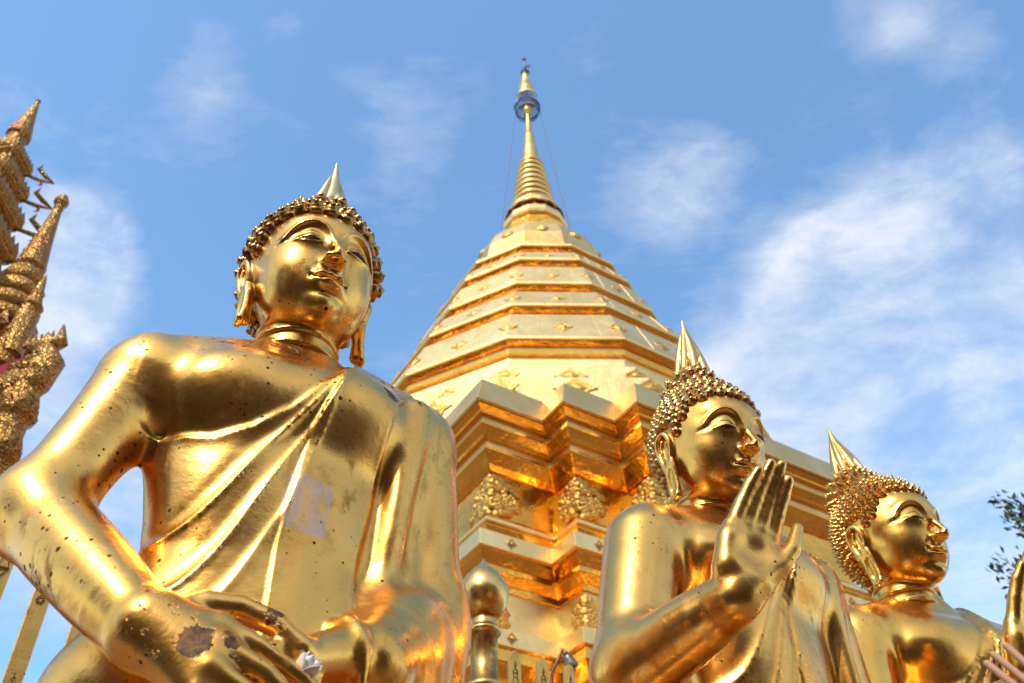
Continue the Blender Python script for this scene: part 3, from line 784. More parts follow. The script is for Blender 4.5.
# ---------------------------------------------------------------- the three statues
def hand(F, wr, u, n, side=1, s=1., curl=0., spread=1., thumb='up', k=.004):
    """wr wrist, u along the fingers, n out of the palm; side=1 right hand"""
    wr = np.array(wr, float); u = np.array(u, float); u /= np.linalg.norm(u); n = np.array(n, float); n -= u * (n @ u); n /= np.linalg.norm(n)
    w = np.cross(u, n) * side
    P = lambda a, b, c=0.: tuple(wr + s * (a * w + b * u + c * n))
    # palm: heel, ball of the thumb, knuckle pad
    F.u(rc(P(0, -.012), P(.002, .030), .0245 * s, .0245 * s), .02)
    for a, b in ((.030, .088), (.010, .092), (-.012, .089), (-.031, .081)):
        F.u(rc(P(a * .55, .020), P(a * .88, b, -.001), .0175 * s, .0120 * s), .010)
    F.u(rc(P(.020, .024, .006), P(.034, .052, .007), .0150 * s, .0125 * s), .022)
    F.u(rc(P(-.024, .025, .005), P(-.029, .060, .003), .0120 * s, .0110 * s), .018)
    F.sub(ell(P(-.001, .055, .043), (.027 * s,) * 3), .016)
    for a, b, L in ((.0272, .089, .088), (.0092, .093, .101), (-.0090, .090, .097), (-.0262, .083, .083)):
        c1_, c2_, c3_ = 1 + .04 * spread, 1 + .07 * spread, 1 + .10 * spread
        F.u(poly([P(a, b), P(a * c1_, b + L * .40, curl * .005)], [.0104 * s, .0102 * s]), k)
        F.u(poly([P(a * c1_, b + L * .42, curl * .006), P(a * c2_, b + L * .72, curl * .015)], [.0098 * s, .0092 * s]), k * .7)
        F.u(poly([P(a * c2_, b + L * .74, curl * .016), P(a * c3_, b + L * .98, curl * .030)], [.0090 * s, .0068 * s]), k * .7)
        F.sub(ell(P(a * c3_, b + L * .93, curl * .030 - .0092), (.0052 * s, .0024 * s, .0070 * s)), .0015)
    if thumb == 'up':
        F.u(poly([P(.022, .028, .006), P(.041, .056, .012), P(.051, .088, .013), P(.053, .122, .008)], [.0150 * s, .0122 * s, .0106 * s, .0074 * s]), .007)
    return F

def curls_mesh(head, size, spiky=0., seed=1, keep=lambda p: True):
    rnd = random.Random(seed)
    c = np.array([0, .016, .845]); n = int(2.05 * (.118 / size) ** 2 * 4 * math.pi / 3.05)
    i = np.arange(n) + .5; ph = np.arccos(1 - 2 * i / n); th = math.pi * (1 + 5 ** .5) * i
    # even rows rather than a spiral pole at the crown
    dirs = []
    rows = int(math.pi * .118 / (size * .86))
    for r in range(rows + 1):
        p_ = math.pi * r / rows; m = max(1, int(2 * math.pi * .112 * math.sin(p_) / size))
        for q in range(m):
            a = 2 * math.pi * (q + .5 * (r % 2)) / m + .03 * rnd.random()
            dirs.append((math.sin(p_) * math.cos(a), math.sin(p_) * math.sin(a), math.cos(p_)))
    dirs = np.array(dirs); t = np.full(len(dirs), .25)
    for _ in range(60):
        d = head.at(c + dirs * t[:, None]); t = t - np.clip(d * .8, -.02, .02)
    P = c + dirs * t[:, None]
    e = 1e-3
    G = np.stack([head.at(P + np.eye(3)[k] * e) - head.at(P - np.eye(3)[k] * e) for k in range(3)], 1); G /= np.linalg.norm(G, axis=1)[:, None] + 1e-9
    hy = [h[0] for h in HAIRLINE]; hz = [h[1] for h in HAIRLINE]
    V = []; Fc = []
    segs = 10
    prof = [(1.0, -.35), (1.12, .15), (1.02, .55), (.78, .78), (.84, .92), (.70, 1.12), (.46, 1.22), (.50, 1.32), (.34, 1.46), (.10, 1.58 + spiky)]
    prof_s = [(.95, -.35), (1.08, .15), (.98, .50), (.62, .72), (.70, .84), (.52, 1.04), (.26, 1.18), (.16, 1.32 + spiky), (.04, 1.5 + spiky)]
    prof_b = [(.92, -.35), (1.06, .05), (1.08, .40), (.95, .72), (.66, .96), (.50, 1.02), (.47, 1.12), (.28, 1.24), (.06, 1.28)]
    pr = prof_s if spiky > 0 else (prof_b if spiky < 0 else prof); spiky = max(spiky, 0)
    for p, nn in zip(P, G):
        zl = np.interp(p[1], hy, hz)
        if p[2] < zl: continue
        if not keep(p): continue
        nv = Vector(nn); z = (nv * 1. + Vector((0, 0, .12))).normalized(); x = z.orthogonal().normalized(); y = z.cross(x)
        sz = size * .47 * (.93 + .14 * rnd.random()); tw = rnd.random() * 6
        b = len(V)
        for j, (r, h) in enumerate(pr):
            off = .10 * math.sin(j * 1.3 + tw); off2 = .10 * math.cos(j * 1.3 + tw)
            for q in range(segs):
                a = 2 * math.pi * q / segs + tw
                V.append(tuple(Vector(p) + sz * ((r * math.cos(a) + off * r) * x + (r * math.sin(a) + off2 * r) * y + (h + .10 * math.cos(a - j * .9)) * z)))
        for j in range(len(pr) - 1):
            for q in range(segs):
                Fc.append((b + j * segs + q, b + j * segs + (q + 1) % segs, b + (j + 1) * segs + (q + 1) % segs, b + (j + 1) * segs + q))
    return V, Fc

FL = {0: (.012, .020, .984, .024, 1.130), 1: (.010, .046, .992, .068, 1.138), 2: (0, .050, .988, .070, 1.124)}
def flame(kind):
    """finial on the crown: leaf-shaped bud with fluted sides"""
    F = Field(); xo, yb, z0, yt, z1 = FL[kind]
    if kind == 0:      # tongues of flame licking round a tall point
        F.u(poly([(0, yb, z0), (0, yb, z0 + .03), (.002, yt, z1 - .04), (0, yt, z1)], [.023, .019, .007, .0015]), .01)
        for t in range(9):
            a = 2 * math.pi * t / 9; r0 = .0265; hh = .060 + .045 * ((t * 7) % 3) / 2
            pts = [(r0 * math.cos(a + .5 * q) * (1 - .62 * q), yb + r0 * math.sin(a + .5 * q) * (1 - .62 * q) + .008 * q, z0 + hh * q) for q in (0, .33, .66, 1)]
            F.u(poly(pts, [.0085, .0078, .0050, .0010]), .0015)
    else:
        F.u(poly([(0, yb, z0 + .004), (0, yb + .002, z0 + .034), (0, yt - .006, z1 - .045), (0, yt, z1)], [.0215, .0240, .0105, .0015]), .012)
        for t in range(9):
            a = 2 * math.pi * t / 9
            pts = [((.0285 - .026 * q) * math.cos(a + .35 * q * (1 if kind == 1 else -.2)), yb + (yt - yb) * q + (.0285 - .026 * q) * math.sin(a + .35 * q * (1 if kind == 1 else -.2)), z0 + .006 + (z1 - z0 - .02) * q) for q in (0, .3, .6, .9)]
            F.u(poly(pts, [.0065, .0078, .0052, .0012]), .0012)
    F.u(poly([(.029 * math.cos(a), yb + .026 * math.sin(a), z0) for a in np.linspace(0, 2 * math.pi, 13)], .0050), .003)
    V, Fc = F.mesh((-.045, -.04, z0 - .012), (.045, .10, z1 + .006), .0016, 2)
    V[:, 0] += xo
    return V, Fc

EYE = plain('eye_inlay', (.035, .018, .010), .35, 0, (40, .4))
EDGE = [(.085, .715), (.066, .662), (.045, .612), (.014, .573), (-.016, .531), (-.053, .498), (-.089, .481), (-.128, .485), (-.20, .505)]
FOLDS = [(curve([(.058, .655), (.034, .590), (.007, .536), (-.036, .468), (-.072, .402), (-.102, .363), (-.140, .345)]), .0055, .0038),
         (curve([(.052, .625), (.016, .519), (-.023, .432), (-.055, .355), (-.088, .302), (-.118, .285)]), .0050, .0036),
         (curve([(.040, .600), (.009, .441), (-.020, .359), (-.046, .301), (-.070, .27)]), .0036, .0030)]
SASH = [(curve([(.068, .660), (.048, .600), (.027, .553), (.010, .484), (-.001, .412), (-.007, .339), (-.010, .20)]), 1),
        (curve([(.148, .640), (.112, .580), (.101, .520), (.099, .470), (.093, .418), (.083, .351), (.078, .20)]), 1)]

def statue(i, loc, yaw, label, mats, arms, curl, fkind, headrot=(0, 0, 0), flare=0., h_body=.0040, spiky=0., zlo=.06, pitchhead=0, yawhead=0, headoff=(0, 0, 0)):
    root = empty('buddha_statue', loc, yaw, 1.25); tag(root, label, 'statue', 'gilded standing Buddha statues in a row before the stupa')
    gm, hm, fm, dm = mats
    F = Field(); torso(F)
    F.disp(robe_relief(EDGE, FOLDS, SASH), (-.19, -.16, .05), (.21, .03, .72))
    arms(F)
    F.u(rc((0, .022, .630), (0, .022, .690), .060, .0525), .024)
    def nod(V):
        V = np.asarray(V, float); o = np.array([0, .01, .69]); return (V - o) @ rotm(pitchhead, 0, yawhead).T + o + np.array(headoff)
    V, Fc = F.mesh((-.34, -.42, zlo), (.30, .13, .715), h_body)
    npmesh('body', V, Fc, gm, root)
    H = head_field(flare)
    xo, yb, z0, yt, z1 = FL[fkind]; H.u(ell((xo * .7, yb, .934), (.052, .056, .054 + z0 - .984)), .03)
    V, Fc = H.mesh((-.115, -.130, .655), (.115, .125, 1.01), .0021 if i == 0 else .0024)
    hd = npmesh('head', nod(V), Fc, gm, root)
    # dark painted eyes inside the lids
    for s in (-1, 1):
        vs = []; fs = []; K = 15
        for q in range(K):
            x = .0190 + (.0520 - .0190) * q / (K - 1)
            zu = np.interp(x, [a for a, b in LIDU], [b for a, b in LIDU]) - .0008; zd = np.interp(x, [a for a, b in LIDL], [b for a, b in LIDL]) + .0008
            zu = max(zu, zd + .0002)
            for z in (zd, (zd + zu) / 2, zu):
                y0 = -.11
                for _ in range(40): y0 += max(-.003, min(.003, float(H.at(np.array([[s * x, y0, z]]))[0]))) * .8
                vs.append((s * x, y0 - .00045, z))
        for q in range(K - 1):
            for r in range(2):
                a = q * 3 + r; fs.append((a, a + 3, a + 4, a + 1) if s < 0 else (a, a + 1, a + 4, a + 3))
        o = npmesh('eye', nod(vs), fs, EYE, hd)
        md = o.modifiers.new('thickness', 'SOLIDIFY'); md.thickness = .0004
    V, Fc = curls_mesh(H, curl, spiky, 3 + i)
    npmesh('hair_curls', nod(V), Fc, hm, root)
    V, Fc = flame(fkind); npmesh('flame_finial', nod(V), Fc, fm, root)
    # robe below the waist down to the feet
    mb = MB()
    rings = []
    for z, rx, ry in ((-.735, .150, .105), (-.60, .155, .100), (-.30, .160, .098), (-.05, .170, .102), (.10, .170, .100), (.16, .160, .094)):
        rings.append([(rx * math.cos(a) * (1 + .03 * math.cos(12 * a) * (z < 0)), .006 + ry * math.sin(a) * (1 + .03 * math.cos(12 * a) * (z < 0)), z) for a in np.linspace(0, 2 * math.pi, 49)[:-1]])
    mb.outline(rings).build('lower_robe', gm, root, True)
    G = Field()
    for s in (-1, 1):
        G.u(rc((s * .06, .02, -.725), (s * .07, -.13, -.738), .036, .018), .03); G.u(rc((s * .06, .03, -.66), (s * .06, .03, -.73), .036, .036), .03)
    V, Fc = G.mesh((-.13, -.20, -.754), (.13, .10, -.66), .006); npmesh('feet', V, Fc, gm, root)
    return root

def arms0(F):
    # right arm bent across the waist, back of the hand outwards
    arm(F, (-.172, .004, .566), (-.229, -.006, .380), (-.118, -.146, .219), (.053, .0425, .0425, .039, .031), .030)
    W = np.array((-.116, -.146, .220)); D = np.array((-.004, 0, -.013))
    kn = [(-.056, -.172, .234), (-.056, -.186, .212), (-.060, -.192, .190), (-.066, -.190, .170)]
    tips = [[(-.020, -.182, .217), (.014, -.186, .198), (.036, -.184, .182)], [(-.018, -.194, .193), (.012, -.194, .170), (.030, -.188, .152)],
            [(-.024, -.198, .170), (.002, -.195, .147), (.018, -.186, .130)], [(-.034, -.193, .150), (-.010, -.189, .130), (.004, -.180, .116)]]
    for q, t in zip(kn, tips):
        q = tuple(np.array(q) + D); t = [tuple(np.array(v) + D) for v in t]
        F.u(rc(W + (np.array(q) - W) * .15, q, .027, .0125), .014)
        F.u(poly([q] + t, [.0105, .0096, .0085, .0066]), .005)
    F.u(poly([(-.104, -.140, .226), (-.070, -.146, .248), (-.042, -.150, .251), (-.010, -.158, .239), (.012, -.165, .220)], [.020, .0150, .0120, .0108, .0088]), .006)
    F.sub(poly([(-.034, -.182, .233), (-.008, -.184, .213), (.010, -.18, .199)], [.006, .011, .008]), .006)
    # left arm under the robe, with the cuff at the wrist
    arm(F, (.168, .004, .572), (.186, .004, .345), (.094, -.108, .240), (.058, .054, .052, .050, .042), .040)
    F.u(rc((.188, .006, .370), (.200, .010, .05), .050, .060), .03); F.u(rc((.140, -.050, .300), (.160, -.03, .05), .046, .06), .03)
    F.u(poly(curve([(.060, -.100, .276), (.064, -.134, .270), (.073, -.152, .241), (.078, -.140, .19)], 4), .0048), .010)
    F.u(poly([(.098, -.100, .250), (.060, -.128, .236), (.020, -.150, .216)], [.030, .027, .020]), .012)
    for a in range(4):
        F.u(poly([(.028, -.146 - a * .002, .222 - a * .014), (-.010, -.160, .214 - a * .015), (-.040, -.166, .206 - a * .015)], [.0115, .0105, .008]), .006)
    # deep folds of the sleeve between sash and arm
    F.u(poly(curve([(.150, -.052, .600), (.138, -.062, .520), (.128, -.060, .430), (.120, -.056, .340)], 4), [.016] * 13), .020)
    F.u(poly(curve([(.176, -.040, .590), (.160, -.046, .510), (.152, -.044, .420), (.150, -.050, .350)], 4), [.010] * 13), .014)
    F.sub(poly([(.142, -.098, .540), (.146, -.090, .420), (.140, -.085, .36)], .012), .016)

def arms1(F):
    arm(F, (-.180, .004, .572), (-.258, -.022, .352), (-.226, -.196, .392), (.058, .052, .046, .042, .030), .026)
    hand(F, (-.232, -.200, .392), (.066, -.050, .190), (-.24, -.97, -.10), 1, 1.02, .6, -2.0)
    arm(F, (.170, .004, .580), (.205, .010, .380), (.215, -.02, .18), (.060, .054, .052, .046, .034), .045)
    F.u(rc((.150, .01, .56), (.185, .02, .10), .05, .055), .06)
    F.u(poly(curve([(.165, -.050, .600), (.150, -.060, .520), (.146, -.062, .400), (.150, -.060, .200)], 4), [.012] * 13), .018)

def arms2(F):
    arm(F, (-.178, .004, .575), (-.250, -.030, .355), (-.195, -.215, .380), (.057, .051, .045, .041, .030), .026)
    hand(F, (-.146, -.262, .396), (.030, -.050, .190), (.10, -.99, -.05), 1, 1.08, .5, -2.2)
    F.u(rc((-.195, -.215, .380), (-.146, -.262, .396), .031, .029), .01)
    arm(F, (.170, .004, .580), (.205, .010, .380), (.215, -.02, .18), (.060, .054, .052, .046, .034), .045)
    F.u(rc((.150, .01, .56), (.185, .02, .10), .05, .055), .06)

g0 = gold('gilded_bronze_worn', (.97, .515, .125), (.18, .38), 7., (.40, .007), (.22, .0014), .8, pits=.8,
          dark=[((-.078, -.190, .197), .030, .52), ((-.050, -.20, .20), .040, .74), ((-.005, -.16, .245), .035, .66), ((-.01, -.16, .26), .05, .62), ((-.02, -.06, .655), .030, .60), ((-.10, -.06, .63), .06, .72), ((.022, -.10, .49), .012, .35), ((.10, -.08, .595), .03, .66), ((-.12, -.17, .21), .05, .7)],
          patch=((.018, .408), (.026, .034), -.06))
g0h = gold('gilded_bronze_dull', (.52, .28, .085), (.22, .42), 14., (.3, .004), (.2, .001), 1.2, pits=.8, dark=[((-.085, .0, .84), .035, .35)])
g0f = gold('silvered_gold', (.80, .58, .30), (.3, .5), 14., (.3, .004), (.2, .001), .8, pits=.4)
g1 = gold('gilded_bronze_smooth', (.94, .50, .125), (.18, .36), 7., (.36, .006), (.20, .0012), .7, pits=.6,
          dark=[((.01, -.09, .865), .02, .62)])
g1h = gold('gilded_curls', (.60, .34, .11), (.2, .38), 14., (.3, .003), (.2, .001), .9, pits=.5)
g1f = gold('gilded_finial', (.78, .50, .20), (.3, .5), 14., (.3, .003), (.2, .001), .5, pits=.4)
g2 = gold('gilded_bronze_bright', (.98, .515, .11), (.17, .35), 7., (.36, .006), (.20, .0012), .5, pits=.35, dark=[((-.03, -.10, .60), .02, .5), ((.07, -.10, .60), .02, .5)])
g2h = gold('gilded_curls_bright', (.74, .42, .12), (.2, .38), 14., (.3, .003), (.2, .001), .7, pits=.4)
g2f = gold('gilded_finial_chipped', (.86, .54, .18), (.28, .45), 14., (.3, .003), (.2, .001), .5, pits=.4, dark=[((-.014, .02, 1.055), .022, .45), ((-.01, .03, 1.085), .010, .4)])

def place(p, yaw):
    """statue whose head centre (0, 0, .8) stands at p, measured from the camera"""
    return (p[0], p[1], p[2] + CZ - 1.25 * .8), rad(yaw)
l0, y0 = place((-.352, 1.12, 1.162), 29.1); l1, y1 = place((.418, 1.667, 1.17), 35.5); l2, y2 = place((.92, 2.0, 1.126), 24.7)
S0 = statue(0, l0, y0, 'largest golden Buddha statue with hands crossed at its waist and pale patch on robe', (g0, g0h, g0f, None), arms0, .0235, 0, flare=.01, h_body=.0030, yawhead=3, pitchhead=1)
S1 = statue(1, l1, y1, 'middle golden Buddha statue, its open palm raised before its chin', (g1, g1h, g1f, None), arms1, .0190, 1, h_body=.0040, spiky=-1, pitchhead=9.5, yawhead=-6, headoff=(-.008, 0, -.012))
S2 = statue(2, l2, y2, 'farthest golden Buddha statue, with pointed hair curls and a chipped finial, face in near profile', (g2, g2h, g2f, None), arms2, .0178, 2, h_body=.0044, pitchhead=1.5, yawhead=7, headoff=(-.018, 0, -.007), spiky=.12)
# ---------------------------------------------------------------- pedestals
def pedestal(st, label):
    x, y = st.location.x, st.location.y; top = st.location.z - .752 * 1.25
    r = empty('lotus_pedestal', (x, y, 0), st.rotation_euler.z); tag(r, label, 'pedestal', 'lotus pedestals under the statues')
    b = MB(); b.box((0, 0, .10), (.66, .62, .20)); b.box((0, 0, .245), (.58, .54, .09)); b.box((0, 0, .45), (.50, .46, .32)); b.build('plinth', M_STONE, r, False, .008)
    b = MB(); b.lathe([(.22, .61), (.27, .63), (.30, .68), (.27, .73), (.24, .745), (.28, .77), (.285, top - .02), (.27, top)], n=40)
    for k in range(18):
        a = 2 * math.pi * k / 18; M = Matrix.Rotation(a, 3, 'Z') @ Matrix.Rotation(rad(28), 3, 'Y')
        b.lathe([(.002, -.055), (.030, -.02), (.034, .02), (.02, .05), (.002, .07)], (.275 * math.cos(a), .275 * math.sin(a), .68), 8)
    b.build('lotus_base', M_OLDG, r, True)
pedestal(S0, 'stepped lotus pedestal under the largest statue with crossed hands')
pedestal(S1, 'stepped lotus pedestal under the middle statue with raised palm')
pedestal(S2, 'stepped lotus pedestal under the farthest statue')

def ray(x, y, Y):
    d = pixdir(x, y); t = Y / d.y; return Vector((d.x * t, Y, d.z * t + CZ))

# ---------------------------------------------------------------- post with a bud finial
pc = ray(484, 600, 2.4)
M_BRASS = gold('polished_brass_post', (.86, .54, .18), (.2, .36), 8., (.3, .004), (.25, .0012), .7, pits=.4)
fp = empty('bud_topped_post', (pc.x, pc.y, 0)); tag(fp, 'slim brass post with round pointed bud finial beside the largest statue', 'post')
zt = ray(484, 559, 2.4).z; zs = ray(484, 617, 2.4).z
b = MB(); zb = zs
prof = [(.037, .4), (.037, zb - .21)]
def rg(z, r, h=.008): return [(.037, z - h), (r, z - h * .7), (r + .003, z), (r, z + h * .7), (.036, z + h)]
prof = [(.055, 0), (.055, .3), (.038, .34)] + rg(zb - .60, .046) + rg(zb - .20, .046, .014) + rg(zb - .045, .045, .010) + [(.034, zb - .02), (.034, zb)]
b.lathe(prof, n=32); b.build('shaft', M_BRASS, fp, True)
b = MB(); h = zt - zb
b.lathe([(.034, zb), (.048, zb + h * .04), (.062, zb + h * .16), (.0705, zb + h * .30), (.0715, zb + h * .40), (.066, zb + h * .54), (.052, zb + h * .67), (.034, zb + h * .78), (.018, zb + h * .86), (.009, zb + h * .93), (.002, zt)], n=36)
b.build('bud_finial', M_BRASS, fp, True)

# ---------------------------------------------------------------- fence of carved pickets in front of the stupa
o0 = ray(513.5, 651, 4.0); ztop = o0.z
M_PICK = gold('fence_gilding', (.82, .48, .13), (.3, .5), 6., (.4, .006), (.4, .002), 1.2, pits=.7)
M_CARVE = plain('carved_dark_lines', (.17, .09, .025), .5, .7, (30, .3))
fence = empty('picket_fence', (o0.x, o0.y, 0), rad(33.5)); tag(fence, 'gilded fence of round-topped pickets carved with small figures before the stupa', 'fence')
def picket(t):
    wd, th = .031, .012
    pts = [(-wd, 0), (wd, 0)] + [(wd * math.cos(a), ztop - .05 + .05 * math.sin(a)) for a in np.linspace(0, math.pi, 9)]
    b = MB(); b.outline([[(t + x, -th, z) for x, z in pts], [(t + x * .9, th + .001, z if z == 0 else z - .002) for x, z in pts]])
    o = b.build('picket', M_PICK, fence, False, .004)
    # carved praying figure, pendant and rosette, standing slightly out of the face
    b = MB(); y = -th - .0015
    for base_z in (ztop - .17, ztop - .62, ztop - 1.07):
        z0 = base_z
        def ln(pp, r=.0022): b.tube([(t + x * .9, y, z0 + z) for x, z in pp], r, 5)
        ln([(0, .105), (-.006, .095), (0, .085), (.006, .095), (0, .105)]); ln([(0, .118), (0, .105)], .0016)
        ln([(-.012, .075), (0, .083), (.012, .075), (.010, .045), (-.010, .045), (-.012, .075)]); ln([(-.014, .06), (0, .066), (.014, .06)])
        ln([(-.010, .045), (-.020, .012), (.020, .012), (.010, .045)]); ln([(-.024, .008), (.024, .008)], .003); ln([(-.022, 0), (0, -.030), (.022, 0), (-.022, 0)])
        ln([(-.012, -.006), (0, -.020), (.012, -.006)])
        for k in range(6):
            a = math.pi * k / 3; b.lathe([(.0045, -.001), (.004, .001), (.001, .002)], (0, 0, 0), 6)
            for q in range(len(b.v) - 18, len(b.v)):
                v = b.v[q]; b.v[q] = (t + .009 * math.cos(a) + v[0], y - v[2], z0 - .075 + .009 * math.sin(a) + v[1])
        ln([(.016 * math.cos(a), -.075 + .016 * math.sin(a)) for a in np.linspace(0, 2 * math.pi, 13)], .0014)
    b.build('carving', M_CARVE, o)
for k in list(range(-20, -3)) + list(range(0, 13)): picket(k * .150)
b = MB(); b.box((-.6, .030, .55), (5.2, .03, .06)); b.box((-.6, .030, 1.6), (5.2, .03, .06)); b.box((-.6, .02, .06), (5.2, .12, .12)); b.build('rail', M_PICK, fence, False, .004)
# bell behind the pickets
bp = ray(563, 649, 4.22)
M_BELL = plain('tarnished_bell_metal', (.20, .16, .13), .42, .7, (14, .35), .3)
M_BRN = plain('brown_painted_metal', (.22, .10, .04), .5, .3)
bl = empty('temple_bell', bp); tag(bl, 'small tarnished grey bell with brown cap hanging behind the fence pickets', 'bell'); bl.rotation_euler = (rad(8), rad(-26), 0); bl.scale = (.62,) * 3
b = MB(); b.lathe([(.052, -.158), (.055, -.150), (.047, -.12), (.041, -.085), (.034, -.06), (.018, -.047), (.004, -.045)], n=24); b.build('bell_body', M_BELL, bl, True)
b = MB(); b.lathe([(.020, -.050), (.026, -.045), (.020, -.030), (.013, -.020), (.010, -.008), (.002, .004)], n=16); b.build('bell_cap', M_BRN, bl, True)
b = MB(); b.tube([(0, 0, -.05), (0, 0, -.165)], .004, 6); b.lathe([(.004, -.185), (.012, -.178), (.012, -.168), (.004, -.160)], n=10); b.build('clapper', M_BELL, bl, True)
b = MB(); b.tube([(bp.x, bp.y, bp.z), (bp.x - .06, bp.y + .05, bp.z - .10), (bp.x - .06, bp.y + .05, 0)], .008, 8)
tag(b.build('bell_hanger', M_BRN, None, True), 'thin brown iron hanger holding the small bell behind the pickets', 'hanger')

# ---------------------------------------------------------------- white blossom between the hands of the nearest statue
mw = Matrix.Translation(S0.location) @ Matrix.Rotation(S0.rotation_euler.z, 4, 'Z') @ Matrix.Scale(1.25, 4)
fl = mw @ Vector((.0080, -.182, .184)); fr = empty('jasmine_blossom', fl, 0); tag(fr, 'small white half-open blossom tucked between the crossed hands', 'flower')
fr.rotation_euler = (rad(20), rad(38), rad(10)); fr.scale = (.85,) * 3
M_PET = plain('white_petal', (.82, .80, .74), .5, 0, (20, .06)); M_STEM = plain('green_stem', (.18, .22, .06), .6)
for k in range(8):
    lay = k % 2; a = 2 * math.pi * k / 8 + .2 * lay; b = MB(); rows = []
    op = .08 + .10 * lay
    for q in range(7):
        t = q / 6; rr = .0035 + .034 * t * op * 2.2; wd = .0105 * math.sin(math.pi * min(1, .12 + .86 * t)) ** .8; z = .034 * t * (1 - .12 * lay)
        rows.append((rr, wd, z))
    v = []; f = []
    for (rr, wd, z) in rows:
        for s, bow in ((-1, 0), (-.5, .0012), (0, .0018), (.5, .0012), (1, 0)):
            p = Vector((rr + bow, s * wd, z)); p.rotate(Euler((0, 0, a))); v.append(tuple(p))
    for q in range(6):
        for s in range(4): i0 = q * 5 + s; f.append((i0, i0 + 1, i0 + 6, i0 + 5))
    b.add(v, f); o = b.build('petal', M_PET, fr, True); md = o.modifiers.new('thickness', 'SOLIDIFY'); md.thickness = .0008
b = MB(); b.lathe([(.0018, -.016), (.0022, -.004), (.0055, .0), (.0045, .006)], n=10); b.build('calyx', M_STEM, fr, True)

# ---------------------------------------------------------------- three sticks in the corner
M_STICK = plain('bare_wood', (.46, .26, .16), .65, 0, (20, .2))
for (a0, a1, Y, lab) in (((1003, 643), (1085, 716), .90, 'uppermost of three tan wooden sticks at the lower right corner'), ((991, 652), (1076, 722), .89, 'middle of three tan wooden sticks at the lower right corner'), ((984, 661), (1060, 722), .88, 'lowermost of three tan wooden sticks at the lower right corner')):
    p = ray(*a0, Y); q = ray(*a1, Y - .02); d = (q - p); q = p + d * 2.6
    b = MB(); u = d.normalized(); r = .0036
    b.tube([p, p + u * .0015, p + u * .004, p + (q - p) * .5, q], [.0008, r * .75, r, r, r], 12)
    tag(b.build('wooden_stick', M_STICK, None, True), lab, 'stick', 'tan wooden sticks held up in the corner')

# ---------------------------------------------------------------- ornate gilded pavilion at the left
PX, PY = -6.45, 7.0
def carved():
    m, g, p = mat('carved_gilding'); tc = g.n('ShaderNodeTexCoord'); O = tc.outputs['Object']
    d = g.vm('ADD', O, None); g.l(g.vm('MULTIPLY', g.noise(O, 5, 3).outputs['Color'], (.16, .16, .16)).outputs[0], d.inputs[1])
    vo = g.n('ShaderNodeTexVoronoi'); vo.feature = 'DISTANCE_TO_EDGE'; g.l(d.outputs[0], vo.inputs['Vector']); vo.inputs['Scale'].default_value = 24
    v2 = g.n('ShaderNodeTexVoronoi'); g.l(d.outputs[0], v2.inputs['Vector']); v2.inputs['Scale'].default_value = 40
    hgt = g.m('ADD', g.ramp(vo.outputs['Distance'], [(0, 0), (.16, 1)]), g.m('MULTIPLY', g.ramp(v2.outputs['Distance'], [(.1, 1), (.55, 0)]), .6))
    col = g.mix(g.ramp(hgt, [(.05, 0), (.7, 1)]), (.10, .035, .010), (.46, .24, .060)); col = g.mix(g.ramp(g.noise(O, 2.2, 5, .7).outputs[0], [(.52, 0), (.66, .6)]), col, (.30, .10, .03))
    g.l(col, p.inputs['Base Color']); p.inputs['Metallic'].default_value = .85; p.inputs['Roughness'].default_value = .38
    b = g.n('ShaderNodeBump'); b.inputs['Strength'].default_value = 1; b.inputs['Distance'].default_value = .006; g.l(hgt, b.inputs['Height']); g.l(b.outputs[0], p.inputs['Normal'])
    return m
M_CRV = carved()
M_RED = plain('red_glass_mosaic', (.26, .012, .012), .85, .1, (8, .3)); M_SHADE = plain('recess_shade', (.08, .035, .02), .5, .2)  # M_SHADE: dark brown stands in for shade in the recesses between tower tiers
pv = empty('ornate_pavilion', (PX, PY, 0)); tag(pv, 'carved gilded pavilion with spires and upturned hooks at the left edge', 'pavilion')
def Z(x, y, Y=7.0): return ray(x, y, Y).z
def sq(r, z, ch=.0): return [(sx * r, sy * r, z) for sx, sy in ((1, -1), (1, 1), (-1, 1), (-1, -1))]
def redsq(r, z, c=.18):
    k = r * (1 - c)
    return [(k, -r, z), (k, -k, z), (r, -k, z), (r, k, z), (k, k, z), (k, r, z), (-k, r, z), (-k, k, z), (-r, k, z), (-r, -k, z), (-k, -k, z), (-k, -r, z)]
def hook(b, p, d, s):
    """upturned flame-like corner hook"""
    p = Vector(p); d = Vector((*d, 0)).normalized(); u = Vector((0, 0, 1))
    pts = [p, p + (d * .45 - u * .02) * s, p + (d * .80 + u * .10) * s, p + (d * .92 + u * .42) * s, p + (d * .80 + u * .80) * s, p + (d * 1.0 + u * 1.25) * s]
    b.tube(pts, [.13 * s, .15 * s, .16 * s, .12 * s, .07 * s, .01 * s], 8)
    pts = [p + (d * .5 + u * .1) * s, p + (d * .48 + u * .35) * s, p + (d * .60 + u * .55) * s]; b.tube(pts, [.09 * s, .07 * s, .01 * s], 6)
def leaves(b, pts, s, out):
    for p, o in zip(pts, out):
        p = Vector(p); d = Vector((*o, 0)).normalized(); u = Vector((0, 0, 1)); x = d.cross(u)
        v = [p - x * .42 * s, p + x * .42 * s, p + x * .30 * s + u * .55 * s + d * .08 * s, p + u * 1.15 * s + d * .02 * s, p - x * .30 * s + u * .55 * s + d * .08 * s, p + u * .35 * s + d * .22 * s]
        b.add([tuple(q) for q in v], [(0, 1, 5), (1, 2, 5), (2, 3, 5), (3, 4, 5), (4, 0, 5), (4, 3, 2, 1, 0)])
